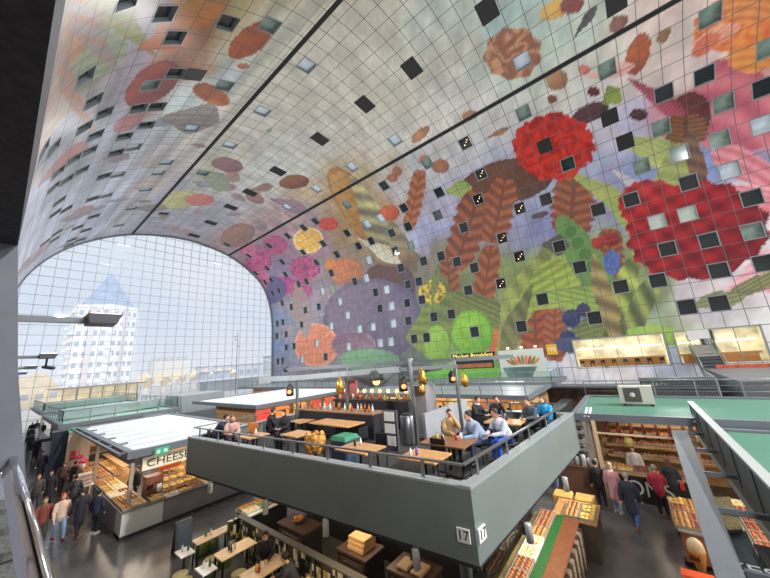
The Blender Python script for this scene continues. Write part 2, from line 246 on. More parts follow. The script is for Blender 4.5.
SH = [(-26.1,16.2,1.08,0.35,-4.22,-6.34,'leaf',150,140,140,175,110,80),(-22.7,17.8,0.51,-0.41,-2.9,-3.27,'leaf',135,140,75,160,150,90),(-26.0,21.2,0.79,0.5,-4.55,-9.88,'leaf',175,130,110,150,140,140),(-18.3,17.5,2.1,-1.39,-0.8,-1.02,'leaf',190,115,65,150,120,70),(-19.2,19.8,1.89,-0.64,-0.65,-1.13,'leaf',195,105,60,170,110,80),(-18.4,24.8,1.42,-2.14,-1.43,-1.99,'fruit',165,85,75,120,75,75),(-18.9,30.1,0.96,-0.94,-0.73,-1.41,'fruit',185,130,130,160,110,110),(-12.9,18.6,0.65,-2.09,-1.15,-0.7,'fruit',178,95,65,150,80,60),(-12.8,25.8,2.13,0.81,-0.2,-1.26,'fruit',150,85,60,190,120,80),(-12.0,21.3,0.48,-0.19,-0.18,-0.33,'fruit',200,120,100,180,90,80),(-6.8,51.8,1.86,-2.03,-1.3,-3.33,'fruit',195,190,130,170,170,110),(-4.3,50.6,1.87,-1.07,-0.81,-2.19,'fruit',205,120,105,190,110,100),(-5.4,38.3,1.97,-0.37,-0.63,-1.75,'fruit',150,110,110,130,95,100),(3.6,35.8,1.27,-2.11,-1.04,-1.33,'fruit',150,95,70,110,70,55),(1.2,41.0,0.96,-1.89,-0.63,-0.9,'leaf',160,120,110,120,110,110),(6.3,59.8,0.88,-5.63,-2.48,-3.35,'fruit',170,125,105,140,110,105),(1.9,44.5,1.54,-0.24,-0.52,-1.51,'fruit',160,120,120,140,110,110),(-5.1,43.1,3.15,1.7,-0.42,-2.55,'leaf',150,155,130,130,140,130),(6.7,41.4,3.3,-1.39,-0.71,-1.63,'leaf',140,120,140,160,130,130),(14.7,46.0,1.33,-3.36,-2.45,-2.7,'citrus',225,175,80,235,205,150),(13.4,38.7,0.93,-2.1,-1.2,-1.21,'flower',215,90,75,180,60,60),(14.2,64.4,0.93,-4.84,-2.84,-3.3,'flower',205,90,140,150,60,110),(12.4,54.7,1.32,-3.11,-1.99,-2.8,'flower',200,95,130,150,80,130),(21.9,61.5,0.8,-3.63,-2.24,-1.5,'flower',195,80,150,150,60,120),(19.9,52.2,1.28,-4.64,-2.67,-2.19,'flower',200,90,130,120,70,110),(21.8,68.0,1.35,-6.41,-3.31,-2.45,'fruit',110,95,140,90,85,130),(10.5,62.9,1.04,-2.22,-1.48,-2.59,'flower',215,120,150,180,90,120),(24.1,56.7,0.85,-4.18,-2.63,-1.2,'flower',190,90,140,150,70,120),(18.7,68.8,0.77,-2.87,-2.37,-2.79,'flower',220,110,150,170,80,120),(23.5,41.3,1.07,-4.43,-2.65,-1.11,'fruit',205,125,90,170,110,80),(21.2,44.6,0.42,-1.59,-1.15,-0.69,'fruit',220,140,70,200,110,60),(12.5,31.0,-0.05,-3.33,-7.33,-1.94,'fruit',190,140,75,150,100,60),(17.2,30.1,0.05,-2.72,-8.72,-1.52,'leaf',110,105,90,190,180,120),(16.3,26.3,0.69,-1.61,-1.24,-0.84,'fruit',205,95,60,160,70,50),(24.9,27.9,0.1,-3.07,-6.91,0.02,'leaf',105,95,80,150,140,100),(28.2,31.9,1.21,-5.77,-4.23,-0.9,'fruit',100,75,70,80,70,90),(23.9,29.1,1.31,-4.86,-1.5,-0.51,'fruit',150,125,90,110,90,75),(33.7,38.0,1.68,-12.32,-7.84,-0.93,'fruit',125,112,130,95,90,115),(37.1,53.4,0.64,-7.52,-4.71,-0.18,'citrus',215,130,95,225,150,120),(28.6,58.1,0.22,-4.5,-6.07,0.41,'leaf',150,140,140,170,130,120),(38.0,42.1,0.51,-6.01,-2.67,-0.19,'fruit',125,100,120,160,130,140),(41.1,38.6,0.41,-7.54,-2.16,-0.16,'fruit',125,170,125,110,140,120),(21.7,31.7,3.56,-3.58,-0.81,-1.19,'leaf',200,200,180,160,140,100),(16.3,21.5,0.75,-1.0,-3.99,-3.51,'ear',190,110,65,140,80,55),(13.1,15.3,0.57,-1.08,-0.89,-0.48,'fruit',175,110,75,140,90,70),(11.4,22.4,0.44,-0.8,-0.55,-0.4,'fruit',170,110,80,150,100,70),(10.9,21.1,0.36,-0.64,-0.67,-0.48,'fruit',170,100,70,150,100,70),(18.8,8.6,1.1,-5.62,-2.89,-0.36,'fruit',110,68,52,85,55,45),(17.3,14.6,0.47,-1.91,-1.28,-0.34,'leaf',155,175,95,130,150,80),(23.5,15.5,1.49,-2.13,-4.78,-3.31,'ear',165,90,58,115,62,45),(22.3,10.5,1.07,-1.72,-3.88,-2.04,'ear',170,92,58,120,65,45),(24.7,2.2,1.03,-2.11,-3.39,-1.0,'ear',165,88,52,115,62,42),(31.8,14.6,0.65,-1.64,-5.4,-1.96,'ear',165,92,58,120,66,45),(30.7,20.0,0.21,-1.68,-4.37,-0.34,'ear',160,90,60,110,70,50),(38.3,9.0,0.06,-2.01,-4.06,-0.37,'ear',170,85,50,125,60,42),(39.8,7.0,0.14,-1.3,-3.13,-0.56,'ear',175,95,60,130,70,50),(31.4,-0.2,0.35,-1.25,-2.96,-0.59,'ear',160,85,50,110,66,44),(40.4,14.2,-0.0,-1.1,-2.15,-0.14,'fruit',215,110,60,190,90,60),(34.3,17.3,4.76,-8.03,-1.64,-1.01,'leaf',118,128,72,88,98,60),(34.8,10.3,1.37,-1.85,-6.61,-4.38,'leaf',150,160,80,110,120,65),(34.1,7.1,-2.44,-4.75,-2.57,1.01,'leaf',160,175,75,120,140,60),(38.6,11.9,0.65,-1.24,-5.33,-2.88,'leaf',125,125,80,85,95,60),(35.8,22.5,0.38,-2.79,-6.5,-0.89,'leaf',120,135,75,90,105,65),(37.9,25.5,-0.17,-3.75,-4.15,0.34,'leaf',130,150,70,100,120,70),(38.4,17.7,0.35,-3.18,-3.29,-0.48,'fruit',140,195,65,95,160,50),(39.6,23.5,0.19,-2.29,-3.05,-0.39,'fruit',150,190,80,110,160,60),(31.2,23.3,0.49,-2.53,-2.08,-0.34,'flower',215,185,70,80,75,50),(29.8,22.5,0.26,-0.68,-2.99,-1.18,'leaf',120,130,80,100,110,70),(31.6,2.1,-0.7,-1.6,-6.34,1.75,'pod',110,150,80,75,115,60),(28.7,4.9,0.45,-1.5,-1.24,-0.25,'leaf',90,85,75,70,80,60),(35.9,4.1,1.54,-3.83,-1.6,-0.55,'leaf',150,175,80,110,140,70),(39.6,3.3,-1.08,-3.71,-1.55,0.17,'leaf',120,130,75,90,100,60),(37.8,0.1,0.9,-1.33,-5.09,-2.61,'stripe',85,95,55,170,185,80),(38.0,-1.5,1.0,-0.76,-3.56,-2.9,'stripe',80,90,55,150,165,80),(36.4,1.2,-0.04,-1.12,-4.78,-0.25,'stripe',110,95,60,170,150,90),(23.8,-0.8,3.45,-2.62,-0.7,-0.58,'leaf',165,175,90,140,150,80),(21.4,-5.7,2.7,-2.6,-1.12,-0.57,'leaf',175,185,100,140,155,90),(25.2,-7.0,0.28,-1.61,-3.92,-0.22,'leaf',160,170,90,130,140,75),(27.3,-2.4,2.45,-1.56,-0.73,-0.66,'leaf',150,170,85,130,150,75),(40.8,-2.2,0.51,-2.27,-1.0,-0.28,'fruit',160,195,80,130,170,80),(38.0,4.9,0.13,-0.92,-1.07,-0.2,'fruit',55,60,110,40,45,85),(40.2,5.7,0.08,-0.83,-0.82,-0.15,'fruit',45,60,110,35,45,80),(37.2,3.5,0.11,-0.69,-0.81,-0.16,'fruit',60,60,105,45,45,80),(41.1,5.6,0.14,-1.65,-0.93,-0.17,'fruit',70,80,120,60,70,100),(29.7,-0.6,0.27,-0.89,-0.68,-0.14,'fruit',165,40,40,120,30,30),(29.7,0.6,0.2,-0.65,-0.69,-0.14,'fruit',175,50,45,130,30,30),(32.3,-0.2,0.21,-0.8,-1.48,-0.29,'flower',80,110,180,60,70,130),(25.1,-4.2,3.12,-1.91,-0.54,-0.49,'leaf',195,185,190,170,170,185),(27.9,-8.3,1.82,-3.21,-0.95,-0.26,'leaf',215,100,120,230,150,165),(28.9,-12.1,1.3,-2.16,-1.41,-0.39,'leaf',215,110,125,235,170,180),(20.6,-11.8,3.32,-2.94,-3.38,-1.34,'petal',208,112,122,180,80,100),(25.8,-11.7,2.83,-2.08,-1.13,-0.63,'petal',200,100,110,220,140,150),(36.2,-10.5,-1.04,-2.41,-1.74,0.1,'leaf',225,150,165,235,190,195),(37.0,-10.0,-1.55,-2.72,-0.67,0.09,'stripe',100,100,70,150,150,90),(38.0,-7.5,-0.6,-1.88,-0.83,0.02,'stripe',110,115,75,150,160,100),(19.5,-9.0,0.72,-1.34,-2.01,-0.2,'fruit',110,55,50,80,40,45),(17.0,-7.0,3.44,-2.1,-0.48,-0.42,'leaf',185,80,100,110,45,55),(20.7,-8.5,0.76,-1.5,-1.3,-0.17,'ear',150,90,50,90,55,40),(23.9,-8.7,0.27,-0.81,-2.73,-0.28,'stripe',90,60,50,130,90,60),(15.2,-1.5,-0.01,-1.63,-0.99,0.16,'fruit',90,55,60,70,45,50),(14.6,-3.5,-0.32,-0.8,-1.02,0.39,'leaf',140,160,70,110,130,60),(13.5,-12.2,0.86,-2.81,-2.51,0.53,'flower',228,140,60,215,90,60),(13.6,-10.8,0.26,-1.56,-0.7,0.17,'leaf',225,140,110,230,170,150),(14.0,-10.2,-0.4,-0.85,-0.7,0.31,'flower',220,120,90,200,90,70),(16.9,-12.9,0.93,-1.51,-1.15,0.02,'petal',225,150,70,210,120,60),(17.1,2.6,2.02,-3.94,-3.88,-0.97,'flower',212,42,28,150,22,18),(30.8,-7.0,0.61,-5.15,-5.13,-0.56,'berry',172,24,36,110,12,24),(32.2,-10.1,0.5,-1.55,-2.44,-0.54,'berry',150,20,34,110,12,24),(27.0,-4.6,1.0,-2.63,-2.73,-0.54,'berry',195,30,34,130,16,24),(5.6,3.3,0.97,-2.4,-2.71,-0.2,'walnut',192,135,95,150,90,65),(10.3,0.5,0.57,-0.87,-1.04,-0.23,'fruit',190,140,95,150,100,70),(12.0,1.3,0.26,-0.42,-0.39,-0.1,'fruit',140,70,60,120,60,50),(12.6,7.3,0.05,-1.38,-0.37,0.01,'leaf',160,110,80,130,90,60),(7.9,15.3,-0.24,-1.41,-0.68,0.04,'fruit',190,130,85,160,100,70),(4.2,-0.6,0.23,-1.06,-0.83,0.13,'fruit',225,175,75,200,140,60),(4.7,-1.8,0.26,-0.78,-0.8,0.1,'fruit',150,70,60,120,50,50),(6.7,-2.5,-0.83,-1.05,-0.35,0.19,'leaf',80,75,75,70,65,65),(8.5,-4.7,-0.18,-0.61,-0.65,0.26,'fruit',150,100,85,120,80,70),(12.0,-5.8,0.78,-0.68,-1.44,-0.66,'fruit',195,100,55,150,75,55),(11.5,-7.6,-0.38,-0.35,-0.41,0.25,'fruit',150,110,75,130,90,60),(13.3,-2.2,0.28,-0.46,-0.47,-0.08,'fruit',110,45,45,80,35,35),(10.8,-1.8,0.3,-0.45,-0.46,-0.08,'fruit',210,120,100,190,100,90),(12.2,-3.7,0.56,-1.91,-0.69,0.05,'leaf',225,160,150,225,190,180),(17.5,-5.3,0.37,-0.67,-0.58,-0.07,'fruit',85,50,50,65,40,40),(11.3,16.7,0.4,-0.71,-0.63,-0.38,'fruit',190,120,80,150,100,70),(9.0,9.2,0.34,-0.81,-0.59,-0.16,'fruit',180,120,90,150,100,70),(24.4,5.8,0.05,-1.02,-0.39,0.0,'fruit',90,70,75,70,60,60),(13.0,-12.7,1.12,-1.66,-1.04,0.06,'petal',225,150,80,205,110,60)]

BGA = np.array(BG, float); SHA = SH
def lin_np(c): c = c/255.; return np.where(c <= .04045, c/12.92, ((c+.055)/1.055)**2.4)
def hsh(a, b): return np.modf(np.sin(a*12.9898+b*78.233)*43758.5453)[0] % 1
def vn(x, y):                                        # smooth value noise
    xi = np.floor(x); yi = np.floor(y); fx = x-xi; fy = y-yi; fx = fx*fx*(3-2*fx); fy = fy*fy*(3-2*fy)
    return (hsh(xi, yi)*(1-fx)+hsh(xi+1, yi)*fx)*(1-fy)+(hsh(xi, yi+1)*(1-fx)+hsh(xi+1, yi+1)*fx)*fy
def ycoord(y): return 28*np.log(np.maximum(y, -22)+40)
# small scattered fruits and leaves, anywhere on the vault
rs = random.Random(3); PAL = [(175, 95, 60), (200, 70, 60), (150, 80, 90), (120, 150, 80), (205, 150, 80), (150, 100, 120), (110, 90, 80), (190, 120, 130), (120, 130, 170)]
SCAT = []
for i in range(150):
    s_ = rs.uniform(-45, 40); y_ = rs.uniform(18, 69) if abs(s_) > 12 or rs.random() < .25 else rs.uniform(40, 69)
    if s_ > 0 and y_ < 40: continue
    if s_ < -9 and rs.random() < .45: continue
    a = rs.uniform(0, PI) if s_ > -9 else rs.gauss(.25, .3); r1 = rs.uniform(.5, 1.9)*(1 if s_ > -9 else 1.8); r2 = r1*rs.uniform(.35, .9); c = rs.choice(PAL)
    SCAT.append((s_, y_, r1*math.cos(a), r1*math.sin(a), -r2*math.sin(a), r2*math.cos(a), rs.choice(['fruit', 'fruit', 'leaf', 'flower', 'leaf']) if s_ > -9 else 'leaf') + tuple(int(.4*v+.6*168) for v in c)+tuple(int(.4*v*.8+.6*152) for v in c))
def paint(S, Y):
    shp = S.shape; s = S.ravel(); y = Y.ravel(); yc = ycoord(y); num = np.zeros((s.size, 3)); den = np.zeros(s.size)
    wx = (vn(s*.35, y*.35)-.5)*3.2; wy = (vn(s*.35+40, y*.3+9)-.5)*3.2
    for b in BGA:
        d = (s+wx-b[0])**2+(yc+wy-ycoord(np.array([b[1]]))[0])**2; k = 1/(d+1.2)**2.2
        num += k[:, None]*b[2:5]; den += k
    c = num/den[:, None]
    streak = np.where(s < -9, 1.3*(vn(s*.16+y*.03, s*.9+y*.10)-.5)+.5*(vn(s*1.9, s*.7+y*.08)-.5), vn(s*.5+y*.25, y*.9-s*.3)-.5); c = c*(1+.16*streak)[:, None]
    for (cs, cy, us, uy, vs, vy, st, r1, g1, b1, r2, g2, b2) in SCAT+SHA:
        R = max(abs(us)+abs(vs), abs(uy)+abs(vy))*1.25+.3
        ix = np.nonzero((abs(s-cs) < R) & (abs(y-cy) < R))[0]
        if not len(ix): continue
        det = us*vy-uy*vs
        if abs(det) < 1e-6: continue
        ds = s[ix]-cs; dy = y[ix]-cy; u = (ds*vy-dy*vs)/det; v = (dy*us-ds*uy)/det
        r = np.hypot(u, v); th = np.arctan2(v, u); A = np.array([r1, g1, b1], float); B = np.array([r2, g2, b2], float)
        wob = vn(s[ix]*1.3, y[ix]*1.3)-.5
        if st == 'leaf': m = (abs(v) < (1-u*u)*(.95+.3*np.sin(u*3))) & (abs(u) < 1); t = np.clip(.25+.5*v+.45*np.sin(v*17+u*3), 0, 1)
        elif st == 'stripe': m = (abs(v+.35*np.sin(u*2.2)) < (1.02-u*u)) & (abs(u) < 1); t = .5+.5*np.sin(v*13+u*2)
        elif st == 'ear':
            m = (abs(u) < .95+.12*np.sin(v*22+abs(u)*3)) & (abs(v) < 1) & (r < 1.12); t = .5+.5*np.sin(v*20-abs(u)*5); t = np.where(abs(u) < .08, 1, t)
        elif st == 'flower': m = r < .95+.035*np.sin(th*17+6*wob)+.08*wob; t = np.clip(.3+.35*np.sin(th*7+r*9+7*wob)+.35*np.sin(th*3-r*12+5*wob)*r+.5*(r < .2), 0, 1)
        elif st == 'petal': m = r < .95+.08*np.sin(th*3+1); t = .5+.5*np.sin(v*9+u*u*4)
        elif st == 'berry': m = r < .96+.03*np.sin(th*16)+.05*wob; cu = np.sin(ds*2.9+dy*1.1)*np.sin(dy*2.7-ds*.9); t = np.clip(.5-.6*cu+.5*(u-v)*.4, 0, 1)
        elif st == 'citrus': m = r < 1; t = (abs(np.sin(th*4+.3)) < .18) | (r > .88); t = t.astype(float)
        elif st == 'walnut': m = r < .95+.05*np.sin(th*9); t = np.clip(.5+.9*np.sin(u*7+4*np.sin(v*4+3*wob)), 0, 1)
        elif st == 'pod': m = (abs(v) < 1) & (r < 1); t = .35+.65*((np.hypot(u-.15, ((v*4) % 1-.5)*.9) < .38) & (abs(v) < .8))
        else: m = r < 1+.05*wob; t = np.clip(.35+.75*(u*.5-v*.5)+1.2*(r > .9)*.4+wob*.7, 0, 1)
        k = ix[m]; t = t[m][:, None]; c[k] = A*(1-t)+B*t
    fine = vn(s*2.3, y*2.3)-.5; brush = vn(s*1.1+y*.6, y*3.1-s*1.6)-.5; c = c*(1+.06*fine+.07*brush)[:, None]
    g_ = c.mean(1)[:, None]; c = g_+(c-g_)*SAT
    return np.clip(c, 0, 255).reshape(shp+(3,))
def paintmat():
    m = bpy.data.materials.new('painted_panels'); m.use_nodes = True; n = m.node_tree.nodes; l = m.node_tree.links; b = n['Principled BSDF']
    at = n.new('ShaderNodeAttribute'); at.attribute_name = 'paint'; uv = n.new('ShaderNodeUVMap'); uv.uv_map = 'panels'
    sx = n.new('ShaderNodeSeparateXYZ'); l.new(uv.outputs[0], sx.inputs[0]); outs = []
    for k in (0, 1):
        fr = n.new('ShaderNodeMath'); fr.operation = 'FRACT'; l.new(sx.outputs[k], fr.inputs[0])
        sb = n.new('ShaderNodeMath'); sb.operation = 'SUBTRACT'; sb.inputs[1].default_value = .5; l.new(fr.outputs[0], sb.inputs[0])
        ab = n.new('ShaderNodeMath'); ab.operation = 'ABSOLUTE'; l.new(sb.outputs[0], ab.inputs[0])
        g = n.new('ShaderNodeMath'); g.operation = 'GREATER_THAN'; g.inputs[1].default_value = .482; l.new(ab.outputs[0], g.inputs[0]); outs.append(g)
    mx = n.new('ShaderNodeMath'); mx.operation = 'MAXIMUM'; l.new(outs[0].outputs[0], mx.inputs[0]); l.new(outs[1].outputs[0], mx.inputs[1])
    mm = n.new('ShaderNodeMix'); mm.data_type = 'RGBA'; l.new(mx.outputs[0], mm.inputs['Factor']); l.new(at.outputs['Color'], mm.inputs['A']); mm.inputs['B'].default_value = (.11, .115, .12, 1)
    l.new(mm.outputs['Result'], b.inputs['Base Color']); b.inputs['Roughness'].default_value = .42; b.inputs['Specular IOR Level'].default_value = .35
    return m
PAINT = paintmat()
GAIN = GAIN_
WW = 1.42
DOORS = {'a': (-2.85, 5.35), 'b': (-5.75, -3.55), 'c': (-9.45, -6.05)}   # glazed fronts on the right wall, rows 58 and 59
def vault(name, i0, i1):
    V = []; Fc = []; Cc = []; UV = []; nb = 0
    for i in range(i0, i1):
        s0, s1 = ROWB[i], ROWB[i+1]; ns = max(1, round((s1-s0)/.155))
        sv = np.linspace(s0, s1, ns+1); cuts = []
        for (y, t) in WIN.get(i, []): cuts.append((y-WW/2, y+WW/2))
        if i in (58, 59): cuts += list(DOORS.values())
        ys = set([YB, YF]+[round(v, 3) for v in np.arange(-16, YF, .16)]+[round(v, 3) for v in np.arange(-49, -16, 1.)])
        for a, b in cuts: ys = {v for v in ys if not (a-.04 < v < b+.04)} | {a, b}
        yv = np.array(sorted(ys)); SG, YG = np.meshgrid(sv, yv, indexing='ij')
        X, Z = pt(SG); n0 = nb; nj = len(yv)
        V.append(np.stack([X, YG, Z], -1).reshape(-1, 3)); col = lin_np(paint(SG, YG))*GAIN
        Cc.append(np.concatenate([np.clip(col, 0, .92), np.ones(col.shape[:2]+(1,))], -1).reshape(-1, 4))
        UV.append(np.stack([i+(SG-s0)/(s1-s0)*.9999+.00005, YG/1.47], -1).reshape(-1, 2))
        keep = np.ones(nj-1, bool); mid = (yv[1:]+yv[:-1])/2
        for a, b in cuts: keep &= ~((mid > a) & (mid < b))
        A = (np.arange(ns)[:, None]*nj+np.nonzero(keep)[0][None, :]).ravel()+n0
        Fc.append(np.stack([A, A+1, A+nj+1, A+nj], -1)); nb += (ns+1)*nj
    V = np.concatenate(V); Fc = np.concatenate(Fc); Cc = np.concatenate(Cc); UV = np.concatenate(UV)
    me = bpy.data.meshes.new(name); me.vertices.add(len(V)); me.vertices.foreach_set('co', V.ravel())
    me.loops.add(Fc.size); me.loops.foreach_set('vertex_index', Fc.ravel()); me.polygons.add(len(Fc))
    me.polygons.foreach_set('loop_start', np.arange(0, Fc.size, 4)); me.polygons.foreach_set('loop_total', np.full(len(Fc), 4))
    me.update(calc_edges=True); me.polygons.foreach_set('use_smooth', np.ones(len(Fc), bool))
    ca = me.color_attributes.new('paint', 'FLOAT_COLOR', 'POINT'); ca.data.foreach_set('color', Cc.ravel())
    uv = me.uv_layers.new(name='panels'); uv.data.foreach_set('uv', UV[Fc.ravel()].ravel())
    me.materials.append(PAINT); o = bpy.data.objects.new(name, me); COL.objects.link(o); return struct(o)
iL = ROWB.index(-9.525)+0; iR = ROWB.index(9.55)
vault('wall_left', 0, iL); vault('ceiling', iL, iR); vault('wall_right', iR, len(ROWB)-1)
wb = MB(); wb.box(42.2, 42.36, YB, YF, 0, pt(ROWB[-1])[1]+.0); struct(wb.build('baseboard_right', GREYM))
wb = MB(); wb.box(-.6, -.47, YB, YF, 0, 1.0); struct(wb.build('baseboard_left', GREYM))
for k, sgap in enumerate((-9.05, 9.3)):
    x, z = pt(sgap); t, nn = pnormal(sgap); m = MB(); q = []
    for a, b in ((-.2, -.02), (.2, -.02), (.2, .05), (-.2, .05)): q.append((x+t[0]*a+nn[0]*b, z+t[1]*a+nn[1]*b))
    m.hull([(a, YB, b) for a, b in q], [(a, YF, b) for a, b in q]); struct(m.build('trim_%d' % (k+1), mat('seam_black', (14, 14, 16), .7)))
# windows in the vault
PANE = {'d': mat('dark_glass', (38, 48, 52), .06, spec=.8), 'g': mat('grey_green_glass', (120, 140, 130), .12, spec=.8, noise=.35, nscale=1.2), 'w': mat('sky_reflection', (205, 218, 228), .1, noise=.12, nscale=1.5),  # pale panes: reflected daylight put into the colour
        'W': mat('soft_sky_reflection', (205, 215, 205), .2, noise=.1, nscale=2), 'b': mat('black_grille', (16, 17, 20), .6), 'l': mat('night_glass', (26, 28, 32), .06, spec=.8)}  # second pale pane, its daylight reflection also painted as colour
LAMPW = mat('warm_spot', (255, 214, 150), .4, emit=9)
fr = MB(); a = 1.553/2; b = WW/2
for s_, e_ in ((-1, 1), (1, -1)):
    fr.box(min(s_*a, s_*(a-.07)), max(s_*a, s_*(a-.07)), -b, b, -.32, .03)
    fr.box(-a+.07, a-.07, min(s_*b, s_*(b-.07)), max(s_*b, s_*(b-.07)), -.32, .03)
FRM = fr.build('window_frame', mat('pale_frame', (140, 148, 150), .4), world=False); FRM_me = FRM.data; bpy.data.objects.remove(FRM)
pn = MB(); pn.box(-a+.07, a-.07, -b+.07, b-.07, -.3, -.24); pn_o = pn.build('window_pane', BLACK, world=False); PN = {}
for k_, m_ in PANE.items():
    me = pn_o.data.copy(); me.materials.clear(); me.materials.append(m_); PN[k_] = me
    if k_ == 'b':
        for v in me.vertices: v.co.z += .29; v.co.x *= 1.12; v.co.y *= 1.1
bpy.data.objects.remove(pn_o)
sp_ = MB(); sp_.ell((.3, -.2, -.2), .045, 8, 4); sp_.ell((-.25, .3, -.2), .04, 8, 4); sp_.ell((.0, .1, -.2), .03, 8, 4); so_ = sp_.build('lit_lamps', LAMPW, world=False); SPM = so_.data; bpy.data.objects.remove(so_)
wc = 0
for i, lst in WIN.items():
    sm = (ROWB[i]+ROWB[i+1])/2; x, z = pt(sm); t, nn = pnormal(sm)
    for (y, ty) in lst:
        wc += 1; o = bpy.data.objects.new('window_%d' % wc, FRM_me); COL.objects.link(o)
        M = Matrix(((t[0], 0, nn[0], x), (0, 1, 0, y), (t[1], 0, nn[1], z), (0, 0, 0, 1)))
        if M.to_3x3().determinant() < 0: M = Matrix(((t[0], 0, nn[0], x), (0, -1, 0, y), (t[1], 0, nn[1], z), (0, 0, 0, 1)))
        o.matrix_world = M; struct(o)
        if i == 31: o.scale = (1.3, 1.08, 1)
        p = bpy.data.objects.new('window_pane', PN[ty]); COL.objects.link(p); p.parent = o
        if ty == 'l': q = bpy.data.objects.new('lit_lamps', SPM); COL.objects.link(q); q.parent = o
# ------------------------------------------------------------------ floor and glass facades
def floormat():
    m = mat('stone_floor', (84, 82, 82), .19, noise=.2, nscale=1.1, spec=.5); return m
fl = MB(); fl.box(-3, 45, YB, YF, -.2, 0); struct(fl.build('floor', floormat()))
GLASS = glassmat('facade_glass', gloss=.05, haze=.16)
CABLE = mat('cable', (150, 156, 164), .5, .2)
def facade(name, y):
    m = MB(); xs = np.arange(-.5+.8, 42.3, 1.6)
    xa = PR[:, 0]; za = PR[:, 1]
    for x in xs:
        zt = float(np.interp(x, xa[::1], za)) if .3 < x < 42 else 10
        m.box(x-.028, x+.028, y-.05, y+.05, 0, zt)
    il = int(np.argmax(za))
    for z in np.arange(1.5, 34.5, 1.55):
        x0 = float(np.interp(z, za[:il+1], xa[:il+1])); x1 = float(np.interp(-z, -za[il:], xa[il:])); m.box(x0, x1, y-.05, y+.05, z-.028, z+.028)
    o = struct(m.build(name, CABLE)); g = MB(); n = len(PR); g.v = [(float(a), y+.08, float(b)) for a, b in PR]; g.f = [tuple(range(n))]; g.sm = [False]; g.build('glass_pane', GLASS, o)
    e = MB()                                            # the pale edge of the vault around the glass
    for i in range(n-1):
        t, nn = pnormal(SS[i]); t2, n2 = pnormal(SS[i+1]); q = []
        a = [(PR[i][0]+nn[0]*k, yy, PR[i][1]+nn[1]*k) for k, yy in ((-.4, y-.3), (.12, y-.3), (.12, y+.4), (-.4, y+.4))]
        b = [(PR[i+1][0]+n2[0]*k, yy, PR[i+1][1]+n2[1]*k) for k, yy in ((-.4, y-.3), (.12, y-.3), (.12, y+.4), (-.4, y+.4))]
        e.hull(a, b)
    e.build('edge_frame', GREYM, o)
facade('wall_front', YF); facade('wall_back', YB)
# ------------------------------------------------------------------ the niche the camera stands in
m = MB(); m.box(-2.2, -.035, -1.5, 3.1, 7.4, 8.1); m.box(-2.2, -.3, -1.5, 3.1, 8.1, 12); struct(m.build('trim_3', mat('dark_soffit', (52, 53, 60), .7, noise=.3, nscale=25)))
m = MB(); m.box(-2.2, .02, -1.5, 3.1, 4.85, 5.1); struct(m.build('trim_4', mat('dark_deck', (40, 40, 44), .7)))
pl = [(-.034, .9), (.014, .54), (.072, .1), (.142, -.29), (.166, -.415), (.255, -.99), (.33, -1.4)]
L_ = [(-.6, .9), (-.6, .3), (-.6, .1), (-.4, -.15), (.08, -.45), (.2, -.99), (.31, -1.4)]
m = MB()
for i in range(6):
    q = [L_[i], pl[i], pl[i+1], L_[i+1]]; m.hull([(a, 3.0, b+EYE) for a, b in q], [(a, 3.14, b+EYE) for a, b in q])
struct(m.build('trim_5', mat('grey_pillar', (98, 100, 110), .55, noise=.08, nscale=6)))
XR0, XR1 = G(6, 430, 6.08)[0], G(41, 578, 6.08)[0]
h = thing('handrail', 'shiny steel handrail running past the grey pillar at the lower left edge', 'handrail', (.078, 1.6, 5.1))
m = MB(); m.tube([(XR1, .35, 6.08), (XR0, 4.6, 6.08)], .0185, 16); m.ell((XR0, 4.6, 6.08), .0185, 12, 8); m.build('rail', mat('polished_steel', (205, 205, 212), .12, 1.), h)
m = MB(); m.cap((XR0-.02, 3.4, 6.07), (XR0-.08, 3.4, 5.1), .012, .016, 10, False); m.build('post', mat('polished_steel', (205, 205, 212), .12, 1.), h)
# floodlight arms
first = None
for k, y in enumerate([12.1, 27.4, 41.5, 55.5]):
    lab = ['nearest and largest grey floodlight arm in front of the pointed tower', 'second grey floodlight arm, with a small camera hanging below its head', 'third grey floodlight arm beyond the one with the camera', 'farthest and smallest of the grey floodlight arms at the left'][k]
    a = thing('floodlight_arm', lab, 'floodlight', (-.5, y, 8.2-.1*k), 'floodlight arms on the left wall')
    z = 8.2-.1*k
    m = MB(); m.bar((-.5, y, z), (1.4, y, z), .14, .16); m.build('arm', GREYM, a)
    m = MB(); m.hull([(1.4, y-.45, z-.1), (2.0, y-.45, z-.1), (2.05, y+.45, z-.1), (1.4, y+.45, z-.1)], [(1.35, y-.5, z+.16), (2.1, y-.5, z+.16), (2.15, y+.5, z+.16), (1.35, y+.5, z+.16)]); m.build('lamp_head', mat('lamp_grey', (92, 94, 100), .5, .3), a)
    m = MB(); m.box(1.4, 2.05, y-.45, y+.45, z+.16, z+.18); m.build('lamp_glass', mat('lamp_glass', (250, 248, 240), .3, emit=2), a)
    if k == 1:
        m = MB(); m.cap((1.7, y, z), (1.7, y, z-.55), .05, .05, 8, False); m.cap((1.62, y, z-.6), (2.0, y-.1, z-.68), .09, .11, 10); m.build('camera', DARKM, a)
